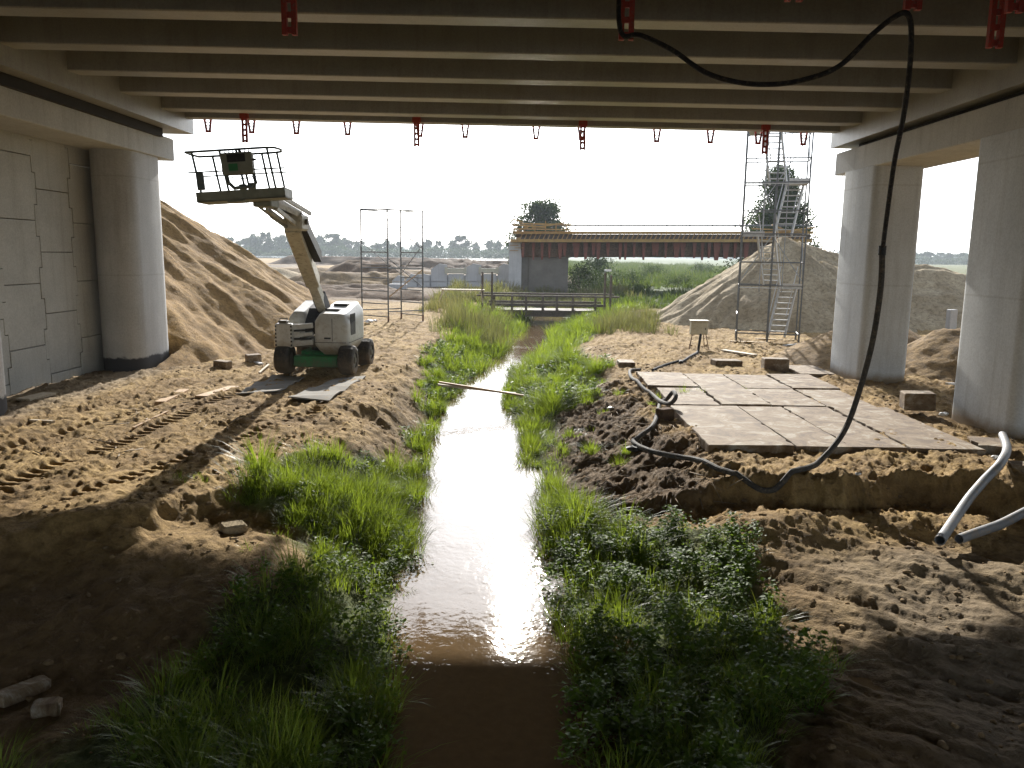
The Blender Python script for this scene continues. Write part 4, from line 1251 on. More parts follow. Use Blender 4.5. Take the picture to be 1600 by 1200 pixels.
    m = MB(); m.bbox(-.02, .16, -hd - .02, -hd + .12, .12, .26, .02, T); m.bbox(.22, .40, -hd - .02, -hd + .12, .12, .28, .02, T); L('foot_pedal', m, M['basket_floor'], bk)
    m = MB(); m.bbox(-1.05, -.86, -hd - .10, -hd + .0, .16, .60, .02, T); L('document_box', m, M['blue_steel'], bk)
    m = MB(); m.tube([tp(-.35, .0, .5), tp(.0, -.02, .44), tp(.4, .02, .5)], .010, 5); L('cable', m, M['black'], bk)
    t.rotation_euler = (0, 0, R(-3))
    return t
boom_lift()

# ------------------------------------------------------------------ left scaffold tower
def scaffold():
    F = at(607, 505, z=zg(-6.5, 38.5)); 
    L_, B, R_ = Vector((F.x - 1.42, F.y + .95, 0)), Vector((F.x + .28, F.y + 2.2, 0)), Vector((F.x + 1.48, F.y + 1.2, 0))
    t = empty('scaffold_tower', (F.x, F.y + 1, zg(F.x, F.y + 1)), 'slender open scaffold tower of steel tubes on the left bank behind the lift', 'scaffold')
    z0 = zg(F.x, F.y + 1) + .05; H = 5.25
    for p in (F, L_, B, R_):
        m = MB(); m.rod((p.x, p.y, z0), (p.x, p.y, z0 + H), .034, 6); st = m.build('standard', M['galv_dark'], t)
        m = MB(); m.box(p.x - .11, p.x + .11, p.y - .11, p.y + .11, z0 - .06, z0 - .03); m.tube([(p.x, p.y, z0 - .03), (p.x, p.y, z0 + .28)], .045, 8); m.build('base_jack', M['rust'], st)
    def run(a, b, z, za=None, r=.026, name='ledger', mat='galv_dark'):
        m = MB(); m.rod((a.x, a.y, z0 + z), (b.x, b.y, z0 + (za if za is not None else z)), r, 6); m.build(name, M[mat], t)
    for z in (.25, .85, 1.45, 2.05, 2.65, 3.25, 3.85, 4.45, 5.2):
        run(L_, F, z, r=.025); run(B, R_, z, r=.025)
    for z in (.5, 2.5, 5.2):
        run(F, R_, z); run(L_, B, z)
    run(F, R_, .1 + 1.05, 2.0 + .45, .026, 'brace', 'wood'); run(F, R_, 4.75, 3.4, .018, 'brace'); run(F, R_, 3.0, 1.6, .018, 'brace'); run(L_, B, 3.7, 2.2, .018, 'brace'); run(B, R_, 2.2, 3.6, .018, 'brace')
    m = MB(); m.bar((L_.x, L_.y, z0 + 5.25), (R_.x - .4, R_.y, z0 + 5.21), .22, .04); m.build('top_board', M['galv_dark'], t)
scaffold()

# ------------------------------------------------------------------ stair tower on the right
def stair_tower():
    gx, gy_ = 9.95, 32.2
    g0 = zg(gx, gy_)
    t = empty('stair_tower', (gx, gy_, g0), 'tall aluminium scaffold stair tower with zigzag ladders in front of the pale sand heap', 'scaffold')
    M2 = Matrix.Translation((gx, gy_, g0 + .1)) @ Matrix.Rotation(R(-14), 4, 'Z')
    hw, hd = 1.18, .68; H = 8.9
    def W(x, y, z): return M2 @ Vector((x, y, z))
    cols = [(-hw, -hd), (0.0, -hd), (hw, -hd), (-hw, hd), (0.05, hd), (hw, hd)]
    for x, y in cols:
        m = MB(); m.rod(W(x, y, 0), W(x, y, H), .032, 6); st = m.build('standard', M['galv_dark'], t)
        m = MB(); m.rod(W(x, y, -.12), W(x, y, .3), .04, 6); m.build('base_jack', M['galv_dark'], st)
    def rod(a, b, r=.02, name='ledger', mat='galv'):
        m = MB(); m.rod(W(*a), W(*b), r, 6); m.build(name, M[mat], t)
    for x, y in ((-.42, -hd), (.42, -hd), (-.38, hd)):
        m = MB(); m.rod(W(x, y, 1.9), W(x, y, H), .018, 6); m.build('inner_tube', M['galv'], t)
    for lev in (.25, 2.15, 3.05, 4.15, 5.05, 6.1, 7.0, 8.1):
        for y in (-hd, hd): rod((-hw, y, lev), (hw, y, lev), .024, 'ledger', 'galv_dark')
        for x in (-hw, hw): rod((x, -hd, lev), (x, hd, lev), .024, 'ledger', 'galv_dark')
    for lev in (1.0,):
        rod((-hw, -hd, lev), (-hw, hd, lev), .045, 'ledger', 'alu')
    lv = [.12, 2.1, 4.1, 6.1, 8.05]
    for k, z in enumerate(lv[1:]):
        xs = (-hw, -.35) if k % 2 else (.45, hw)
        m = MB(); m.box(xs[0], xs[1], -hd, hd, z - .03, z + .03, M2); m.box(xs[0], xs[1], -hd - .02, -hd + .02, z + .03, z + .14, M2); m.build('landing', M['alu'], t)
        m = MB(); m.box(-hw, hw, -hd - .03, -hd + .03, z - .06, z - .03, M2); m.build('landing_beam', M['alu'], t)
    for k in range(4):
        za, zb = lv[k], lv[k + 1]
        xa, xb = (.02, .42) if k % 2 == 0 else (-.22, -.60)
        ya, yb = (-.45, .42) if k % 2 == 0 else (.42, -.45)
        for dx in (0, .64):
            m = MB(); m.bar(W(xa + dx, ya, za), W(xb + dx, yb, zb), .055, .12); m.build('stringer', M['alu'], t)
            rod((xa + dx, ya, za + .85), (xb + dx, yb, zb + .8), .017, 'handrail', 'alu')
        for j in range(1, 9):
            f = j / 9; x = xa + (xb - xa) * f; y = ya + (yb - ya) * f; z = za + (zb - za) * f
            m = MB(); m.box(x + .02, x + .62, y - .09, y + .09, z - .015, z + .02, M2); m.build('tread', M['alu'], t)
    for (a, b) in (((-hw, -hd, .3), (-hw, hd, 2.1)), ((hw, -hd, 2.2), (hw, hd, 4.1)), ((-hw, -hd, 4.2), (0, -hd, 6.1)), ((0, -hd, 6.1), (hw, -hd, 8.0)), ((-hw, hd, 2.2), (0, hd, 4.1)), ((hw, -hd, 6.2), (hw, hd, 7.8)), ((-hw, -hd, 8.0), (-.2, -hd, 5.2)), ((0, -hd, 4.0), (hw, -hd, 2.3))):
        rod(a, b, .016, 'brace')
    for (x0, x1, y) in ((-hw - .25, -.1, -hd - .15), (.2, 1.3, -hd - .5), (-.4, hw + .3, hd)):
        m = MB(); m.box(x0, x1, y - .09, y + .09, -.11, -.06, M2); m.build('sole_board', M['yellow_wood'], t)
stair_tower()

# ------------------------------------------------------------------ slabs, blocks, boards
rd = random.Random(12)
sid = 0
def slab(x0, x1, y0, y1, z, lab, group='old concrete road slabs laid as a platform', th=.17, jag=.05, rot=0, tilt=(0, 0), mat='slab'):
    """worn slab: outline with chipped edges"""
    cx, cy = (x0 + x1) / 2, (y0 + y1) / 2
    out = []
    def edge(xa, ya, xb, yb):
        n = max(3, int(math.hypot(xb - xa, yb - ya) / .16))
        for k in range(n):
            f = k / n
            j = rd.uniform(-jag, jag * .2) * (.3 if rd.random() < .7 else 1.0)
            nx_, ny_ = (yb - ya), -(xb - xa); l = math.hypot(nx_, ny_); nx_ /= l; ny_ /= l
            out.append((xa + (xb - xa) * f + nx_ * j, ya + (yb - ya) * f + ny_ * j))
    edge(x0, y0, x1, y0); edge(x1, y0, x1, y1); edge(x1, y1, x0, y1); edge(x0, y1, x0, y0)
    Mx = Matrix.Translation((cx, cy, z)) @ Matrix.Rotation(R(rot), 4, 'Z') @ Matrix.Rotation(R(tilt[0]), 4, 'X') @ Matrix.Rotation(R(tilt[1]), 4, 'Y')
    m = MB()
    pts = [(a - cx, b - cy) for a, b in out]; n = len(pts)
    top = [Mx @ Vector((a * .992, b * .992, 0)) for a, b in pts]
    mid = [Mx @ Vector((a, b, -.02)) for a, b in pts]
    bot = [Mx @ Vector((a * .995 + rd.uniform(-.01, .01), b * .995, -th)) for a, b in pts]
    m.add(top + mid + bot, [tuple(range(n)), tuple(range(3 * n - 1, 2 * n - 1, -1))] +
          [(i + n, (i + 1) % n + n, (i + 1) % n, i) for i in range(n)] + [(i + 2 * n, (i + 1) % n + 2 * n, (i + 1) % n + n, i + n) for i in range(n)])
    o = m.build('concrete_slab', M[mat], org=(cx, cy, z - th))
    return tag(o, lab, 'slab', group)
Zs = .10
rows = [(13.35, 17.1, [3.25, 4.75, 5.72, 6.72, 8.0], 'front row', 0),
        (17.2, 19.45, [3.35, 4.45, 5.55, 6.75, 7.85], 'second row', .1),
        (19.55, 21.9, [3.2, 4.5, 5.6, 6.8, 8.0], 'third row', .0)]
cn = ['leftmost', 'second from left', 'third from left', 'rightmost']
desc = {(0, 0): 'broad pale dusty concrete slab at the left front corner of the platform',
        (0, 1): 'sand covered concrete slab, second from the left in the front row of the platform',
        (0, 2): 'narrow sand covered slab, third from the left in the front row of the platform',
        (0, 3): 'right front concrete slab with a broken corner beside the near pillar'}
for r_, (ya, yb, xs, nm_, sk) in enumerate(rows):
    for c in range(4):
        lab = desc.get((r_, c), 'dusty concrete slab, %s in the %s of the platform' % (cn[c], nm_))
        dy = rd.uniform(-.06, .06)
        slab(xs[c] + .012, xs[c + 1] - .012, ya + dy, yb + dy, Zs + rd.uniform(-.015, .02), lab, rot=rd.uniform(-1.2, .6) - (1.5 if r_ == 1 and c == 0 else 0), tilt=(rd.uniform(-.4, .3), rd.uniform(-.5, .5)))
slab(8.06, 8.6, 13.5, 14.25, .13, 'broken slab fragment at the right front corner of the platform', None, rot=-14, jag=.12)
for (x0, x1, y0, y1, z, lab) in ((3.0, 3.5, 23.9, 24.6, .04, 'thin slab sunk in sand left of the stair tower foot'), (7.9, 8.9, 22.2, 24.0, .06, 'flat slab lying behind the platform by the far right pillar')):
    slab(x0, x1, y0, y1, zg((x0 + x1) / 2, (y0 + y1) / 2) + z, lab, None, th=.15)
def block(px, py, w_, d_, h_, rot, lab, mat='far_concrete', name='concrete_block', cat='block', z=0.0):
    p = at(px, py, z=z); zz = zg(p.x, p.y) if z == 0 else z
    Mx = Matrix.Translation((p.x, p.y + d_ / 2, zz)) @ Matrix.Rotation(R(rot), 4, 'Z') @ Matrix.Rotation(R(rd.uniform(-3, 3)), 4, 'Y')
    m = MB(); m.bbox(-w_ / 2, w_ / 2, -d_ / 2, d_ / 2, -.03, h_, .02, Mx)
    return tag(m.build(name, M[mat], org=(p.x, p.y + d_ / 2, zz)), lab, cat)
block(1138, 572, .85, .5, .17, 8, 'flat dusty concrete kerb piece lying behind the slab platform', 'slab')
block(1214, 580, .72, .42, .36, -3, 'upright grey concrete block behind the slab platform', 'slab')
block(1441, 640, .62, .45, .34, -12, 'grey concrete block on the right edge of the slab platform', 'slab', z=.14)
block(1612, 742, .5, .35, .12, -10, 'concrete block half out of frame beside the near right pillar', 'slab')
block(1488, 520, .34, .34, 1.1, 5, 'pale concrete post standing in the pit behind the right mound', 'far_concrete', 'concrete_post', 'post')
block(393, 566, .42, .35, .22, 30, 'lump of pale concrete near the foot of the sand heap', 'slab')
block(345, 574, .45, .3, .2, -20, 'brownish lump of concrete left of the lift near the sand heap', 'slab')
block(18, 985, .42, .16, .10, 55, 'grey broken stone slab in the dark soil at the left edge', 'slab', 'broken_stone', 'stone')
block(55, 1008, .22, .16, .10, 20, 'rounded grey stone in the dark soil at the left edge', 'slab', 'broken_stone', 'stone')
block(80, 1150, .16, .13, .07, 20, 'small grey stone in the dark soil near the bottom left', 'slab', 'broken_stone', 'stone')
block(1040, 655, .35, .22, .22, 30, 'dark stone under the loop of the hose by the slab platform', 'darksoil', 'broken_stone', 'stone')
block(358, 808, .30, .24, .09, 35, 'flat pale clod of earth at the crest beside the near left grass', 'pale_sand', 'broken_stone', 'stone')

def plank(p, q, w_, h_, mat, lab, name='plank', cat='plank', lift=.03, zp=0.0, zq=0.0):
    a = at(*p, z=zp); b = at(*q, z=zq)
    if zp == 0: a.z = zg(a.x, a.y) + lift
    if zq == 0: b.z = zg(b.x, b.y) + lift
    mid = (a + b) / 2
    m = MB(); m.bar(a, b, w_, h_)
    return tag(m.build(name, M[mat], org=tuple(mid), bevel=.004), lab, cat)
plank((250, 634), (288, 612), .22, .07, 'wood', 'short thick orange timber on the left haul road')
plank((314, 628), (366, 606), .26, .05, 'wood', 'wide timber board just left of the lift mats')
plank((36, 629), (78, 619), .34, .05, 'wood_pale', 'short pale board lying in the shade beside the near left pillar')
plank((38, 658), (84, 668), .07, .05, 'wood_pale', 'thin batten on the ground in front of the near left pillar')
plank((208, 670), (262, 645), .05, .03, 'wood', 'thin stick half buried in the left haul road')
plank((405, 584), (420, 572), .05, .03, 'wood_pale', 'small batten lying left of the lift tyre')
plank((390, 563), (408, 568), .14, .05, 'white_plastic', 'small white board between the sand heap and the lift')
plank((684, 601), (806, 615), .09, .05, 'wood_pale', 'pale scaffold plank bridging the stream, nearer of the pair', zp=-.12, zq=-.40)
plank((686, 597), (818, 618), .08, .04, 'wood', 'brown plank bridging the stream, farther of the pair', zp=-.08, zq=-.37)
plank((1479, 604), (1503, 601), .08, .06, 'white_plastic', 'short pale pipe lying before the right dirt mound', 'short_pipe', 'pipe')
plank((1130, 548), (1180, 556), .25, .05, 'wood_pale', 'pale board on the sand in front of the stair tower')
plank((1225, 540), (1290, 535), .14, .07, 'alu', 'aluminium beam lying at the right foot of the stair tower', 'metal_beam', 'beam')
plank((1030, 700), (1046, 688), .03, .02, 'white_plastic', 'thin white strip of litter on the dark right bank', 'litter_strip', 'litter', zp=-.2, zq=-.2)
# mats under the lift
def mat_board(pts, lab):
    ps = [at(x, y, z=0) for x, y in pts]
    c = sum(ps, Vector()) / 4
    m = MB(); N = 8; th = .03
    top = []
    for i in range(N + 1):
        for j in range(2):
            a = ps[0].lerp(ps[3], i / N) if j == 0 else ps[1].lerp(ps[2], i / N)
            z = zg(a.x, a.y) + .05 + (.06 * (1 - i / N) ** 3 if i < 3 else 0)
            top.append(Vector((a.x, a.y, z)))
    bot = [v - Vector((0, 0, th)) for v in top]; n = len(top)
    fs = []
    for i in range(N):
        a = i * 2
        fs += [(a, a + 1, a + 3, a + 2), (a + n, a + 2 + n, a + 3 + n, a + 1 + n), (a, a + 2, a + 2 + n, a + n), (a + 1, a + 1 + n, a + 3 + n, a + 3)]
    fs += [(0, n, n + 1, 1), (2 * N, 2 * N + 1, 2 * N + 1 + n, 2 * N + n)]
    m.add(top + bot, fs)
    return tag(m.build('ground_mat', M['ply'], org=tuple(c)), lab, 'mat', 'grey mats laid under the lift')
mat_board([(368, 623), (436, 619), (475, 590), (425, 588)], 'grey mat under the left tyres of the lift')
mat_board([(450, 634), (515, 632), (572, 588), (528, 592)], 'grey mat under the right tyres of the lift, at the crest of the bank')

# litter
def crumple(px, py, s_, mat, lab, z=0.0, name='litter', n=8):
    p = at(px, py, z=z)
    if z == 0: p.z = zg(p.x, p.y)
    me = MB(); rr = random.Random(int(px)); 
    bm = bmesh.new(); bmesh.ops.create_icosphere(bm, subdivisions=2, radius=1)
    vs = [(p.x + v.co.x * s_ * rr.uniform(.6, 1.2), p.y + v.co.y * s_ * rr.uniform(.5, 1.1), p.z + s_ * .4 + v.co.z * s_ * .5 * rr.uniform(.5, 1.1)) for v in bm.verts]
    fs = [tuple(v.index for v in f.verts) for f in bm.faces]; bm.free()
    me.add(vs, fs)
    return tag(me.build(name, M[mat], org=tuple(p)), lab, 'litter')
crumple(577, 507, .22, 'white_plastic', 'crumpled white sheet at the foot of the slender scaffold')
crumple(586, 503, .12, 'white_plastic', 'small white scrap right of the crumpled sheet by the scaffold')
crumple(1477, 813, .055, 'red_plastic', 'small red plastic scrap beside the grey pipe', z=-.5)
crumple(1556, 722, .09, 'white_plastic', 'white plastic scrap at the foot of the near right pillar')
crumple(1149, 965, .028, 'white_plastic', 'tiny white scrap on the shaded right bank, upper one', z=-.55)
crumple(1150, 1143, .022, 'white_plastic', 'tiny white scrap on the shaded right bank, lower one', z=-.6)
crumple(1340, 748, .05, 'white_plastic', 'small white scrap on the edge above the trench')
crumple(1474, 650, .10, 'white_plastic', 'crumpled silver scrap on the right edge of the slabs', z=.14)
crumple(992, 705, .16, 'black', 'crumpled dark sheet sunk in the right bank', z=-.28)
crumple(955, 622, .09, 'galv', 'shiny scrap above the dark right bank')
crumple(950, 566, .16, 'darksoil', 'small dark dirt lump beside the right haul road', name='dirt_lump')

# ------------------------------------------------------------------ electric cabinet
def cabinet():
    c = at(1092, 545, z=zg(6.4, 27.8)); z0 = c.z
    t = empty('electric_cabinet', c, 'cream electric cabinet on thin legs in front of the pale sand heap', 'cabinet')
    def P(x, y, z): return Vector((c.x + x, c.y + y, z0 + z))
    m = MB(); m.bbox(c.x - .32, c.x + .30, c.y, c.y + .3, z0 + .52, z0 + 1.0, .02); cb = m.build('box', M['cream_box'], t)
    m = MB(); m.bbox(c.x - .35, c.x + .33, c.y - .05, c.y + .33, z0 + 1.002, z0 + 1.05, .01); m.build('lid', M['cream_box'], t)
    m = MB(); m.bbox(c.x - .28, c.x + .26, c.y - .012, c.y - .002, z0 + .56, z0 + .96, .003); dr = m.build('door', M['cream_box'], t)
    m = MB(); m.rod(P(.2, -.03, .70), P(.2, -.03, .78), .012, 6); m.build('handle', M['black'], dr)
    for (x, y) in ((-.26, .02), (.24, .02), (-.2, .27), (.2, .27)):
        m = MB(); m.rod(P(x * 1.45, y + (-.08 if y < .1 else .1), -.03), P(x, y, .52), .016, 6); m.build('leg', M['rust'], t)
cabinet()

# ------------------------------------------------------------------ hoses and pipes
def cr(pts, n=8):
    P = [Vector(p) for p in pts]; P = [P[0] * 2 - P[1]] + P + [P[-1] * 2 - P[-2]]
    out = []
    for i in range(1, len(P) - 2):
        for k in range(n):
            t = k / n; a, b, c, d = P[i - 1], P[i], P[i + 1], P[i + 2]
            out.append(.5 * ((2 * b) + (c - a) * t + (2 * a - 5 * b + 4 * c - d) * t * t + (3 * b - a - 3 * c + d) * t ** 3))
    out.append(P[-2]); return out
def hug(px, py, h=.04):
    d = ray(px, py)
    Y = np.arange(5, 60, .03); X = d.x / d.y * Y; Z = CAM_Z + d.z / d.y * Y
    k = int(np.argmax(Z < TH(X, Y, False) + h))
    return Vector((X[k], Y[k], Z[k]))
hp = [(968, -30, 11.7), (967, 30, 11.6), (975, 56, 11.6), (1000, 55, 11.5), (1050, 78, 11.3), (1100, 112, 11.1), (1150, 128, 11), (1200, 132, 10.9), (1250, 126, 10.8), (1310, 104, 10.6), (1365, 52, 10.5), (1400, 25, 10.45), (1418, 22, 10.42), (1424, 50, 10.5), (1421, 110, 10.7), (1412, 180, 11.0), (1398, 250, 11.4), (1388, 320, 11.8), (1379, 390, 12.2), (1376, 450, 12.4), (1364, 530, 12.6), (1346, 600, 12.7), (1322, 668, 12.6)]
up = [at(x, y, Y=Y) for x, y, Y in hp]
t = empty('hanging_hose', at(1200, 768, z=-.3), 'long black rubber hose looped from the deck brackets down to the ground on the right', 'hose')
m = MB(); m.tube(cr(up[:19], 8), .034, 10); o = m.build('overhead_hose', M['hose'], t, smooth=True); o['label'] = 'black hose slung between the brackets'
lowpx = [(1379, 386, 12.2), (1376, 450, 12.4), (1364, 530, 12.6), (1346, 600, 12.7), (1322, 668, 12.6), (1290, 712, 12.2), (1262, 735, 11.9)]
low = [at(x, y, Y=Y) for x, y, Y in lowpx]
gpx = [(1225, 758, -.18), (1195, 768, -.38), (1165, 752, -.30), (1120, 733, -.24), (1075, 717, -.25), (1020, 706, -.35), (990, 692, -.40), (1000, 682, -.32), (1022, 662, -.22), (1032, 632, -.05)]
for x, y, z in gpx:
    p = at(x, y, z=z); gg = zg(p.x, p.y)
    if gg + .05 > p.z:
        p = hug(x, y, .05)
    low.append(p)
loop = [at(1043, 622, z=.25), at(1052, 612, z=.40), at(1056, 620, z=.36), at(1048, 630, z=.20), at(1034, 628, z=.10)]
low += loop
low += [hug(x, y) for x, y in ((1020, 618), (1000, 603), (986, 590), (985, 580), (1000, 578))]
lowc = cr(low, 6)
zc = np.array([max(q.z, zg(q.x, q.y) + .05) for q in lowc])
zs_ = np.convolve(np.pad(zc, 2, mode='edge'), np.ones(5) / 5, 'valid')
for q, z_, z0_ in list(zip(lowc, zs_, zc))[30:]: q.z = max(z_, z0_ - .02)
m = MB(); m.tube(lowc, .045, 10); o = m.build('ground_hose', M['hose_grey'], t, smooth=True); o['label'] = 'thicker dusty lower length of the hose'
m = MB(); m.tube([low[0] + Vector((0, 0, .02)), low[0] - Vector((0, 0, .12))], .056, 12); m.build('coupling', M['black'], t)
t2 = MB(); t2.tube(cr([hug(1020, 578), hug(1040, 570), hug(1062, 564), hug(1064, 566), hug(1080, 556), hug(1090, 550), at(1092, 540, Y=27.9), at(1095, 522, Y=28.0)], 6), .045, 8)
tag(t2.build('cabinet_hose', M['hose'], smooth=True, org=tuple(hug(1062, 564))), 'black hose running over the sand up to the cream cabinet', 'hose')
def bigpipe(pts, r, lab, open_first=True):
    c = cr(pts, 8)
    zc = np.array([max(q.z, zg(q.x, q.y) + r * .9) for q in c]); ze = np.pad(zc, 9, mode='edge')
    zs_ = np.convolve(ze, np.ones(19) / 19, 'valid')
    zs_ = zs_ + max(0, float(np.max(zc - r * .5 - zs_)))
    for q, z_ in zip(c, zs_): q.z = z_
    t = empty('grey_pipe', tuple(pts[0]), lab, 'pipe', None)
    n = 18
    m = MB(); m.tube(c, r, n, caps=False)
    m.tube(c[:10], r * .86, n, caps=False)
    # rim joining outer and inner walls
    k0 = 0; tot = len(c) * n
    m.f += [(k, (k + 1) % n, tot + (k + 1) % n, tot + k) for k in range(n)]
    m.build('pipe_wall', M['pipe'], t, smooth=True)
    m = MB(); m.tube([c[8], c[9]], r * .85, n); m.build('bore_shade', M['black'], t)  # black plug stands for the shade inside the pipe
    m = MB(); m.tube([c[len(c) // 2], c[len(c) // 2 + 1]], r * 1.02, n); m.build('seam_band', M['pipe'], t)
bigpipe([at(1467, 862, z=-.42), at(1500, 815, z=-.36), at(1535, 770, z=-.15), at(1562, 735, z=.10), at(1572, 712, z=.14), at(1565, 692, z=.10)], .067, 'bent grey plastic pipe leaning down from the near right pillar foot')
bigpipe([at(1497, 856, z=-.44), at(1550, 836, z=-.40), at(1605, 818, z=-.36), at(1680, 800, z=-.3), at(1800, 780, z=-.2)], .064, 'straight grey plastic pipe leaving the frame at the lower right')

# ------------------------------------------------------------------ footbridge
def footbridge():
    Y0 = 48.0; a = at(745, 460, Y=Y0); b = at(968, 463, Y=Y0)
    xl_, xr_ = a.x, b.x; zt = a.z
    t = empty('footbridge', ((xl_ + xr_) / 2, Y0, -.2), 'dark weathered timber footbridge with rails across the stream', 'footbridge')
    zd = at(840, 487, Y=Y0).z
    m = MB(); m.box(xl_ + .6, xr_ - 1.2, Y0 + .02, Y0 + 3.0, zd - .06, zd + .02); m.build('walkway', M['wood_dark'], t)  # widened so that the shade underneath is deeper
    for y in (Y0 + .1, Y0 + 1.5, Y0 + 2.8):
        m = MB(); m.box(xl_ + .6, xr_ - 1.2, y - .07, y + .07, zd - .30, zd - .062); m.build('bearer', M['wood_dark'], t)
    for y, nm in ((Y0, 0), (Y0 + 3.0, 1)):
        m = MB(); m.box(xl_, xr_, y - .08, y + .02, zt - .10, zt); m.build('top_rail', M['wood_dark'], t)
        m = MB(); m.box(xl_ + .6, xr_ - .8, y - .08, y - .02, zt - .66, zt - .5); m.build('mid_rail', M['wood_dark'], t)
        for px in (772, 800, 822, 848, 870, 895, 930):
            x = at(px, 470, Y=y).x
            m = MB(); m.box(x - .07, x + .07, y - .14, y - .085, zd - .3, zt - .02); m.build('post', M['wood_dark'], t)
    m = MB(); m.box(xl_ + .6, xr_ - 1.2, Y0 - .05, Y0, zd, zd + .1); m.build('kerb_board', M['wood_dark'], t)
    for xa_, xb_ in ((-.55, .15), (3.15, 4.1)):
        m = MB(); m.box(xa_, xb_, Y0 + .03, Y0 + 3.0, -1.0, zd - .31); m.build('added_shade_board', M['wood_dark'], t)  # dark boards added at both ends to deepen the shade below
    for px, py in ((754, 425), (769, 425), (946, 426), (955, 430)):
        p = at(px, py, Y=Y0 - .25)
        m = MB(); m.box(p.x - .06, p.x + .06, Y0 - .30, Y0 - .18, -.6, p.z); m.build('tall_post', M['wood_dark'], t)
    p = at(950, 424, Y=Y0 - .25)
    m = MB(); m.box(p.x - .2, p.x + .2, Y0 - .32, Y0 - .16, p.z, p.z + .1); m.build('post_cap', M['white_plastic'], t)
footbridge()
p = at(690, 452, Y=47); q = at(757, 452, Y=47)
t = empty('board_table', (p.x + 1, 47, 0), 'pale board propped level on slanting legs left of the footbridge', 'board')
m = MB(); m.box(p.x, q.x, 46.8, 47.3, p.z - .05, p.z + .02); m.build('board', M['wood_pale'], t)
for x, dx in ((p.x + .1, -.25), (q.x - .2, .1)):
    m = MB(); m.rod((x, 47, p.z - .03), (x + dx, 46.9, p.z - .75), .03, 6); m.build('leg', M['wood_pale'], t)

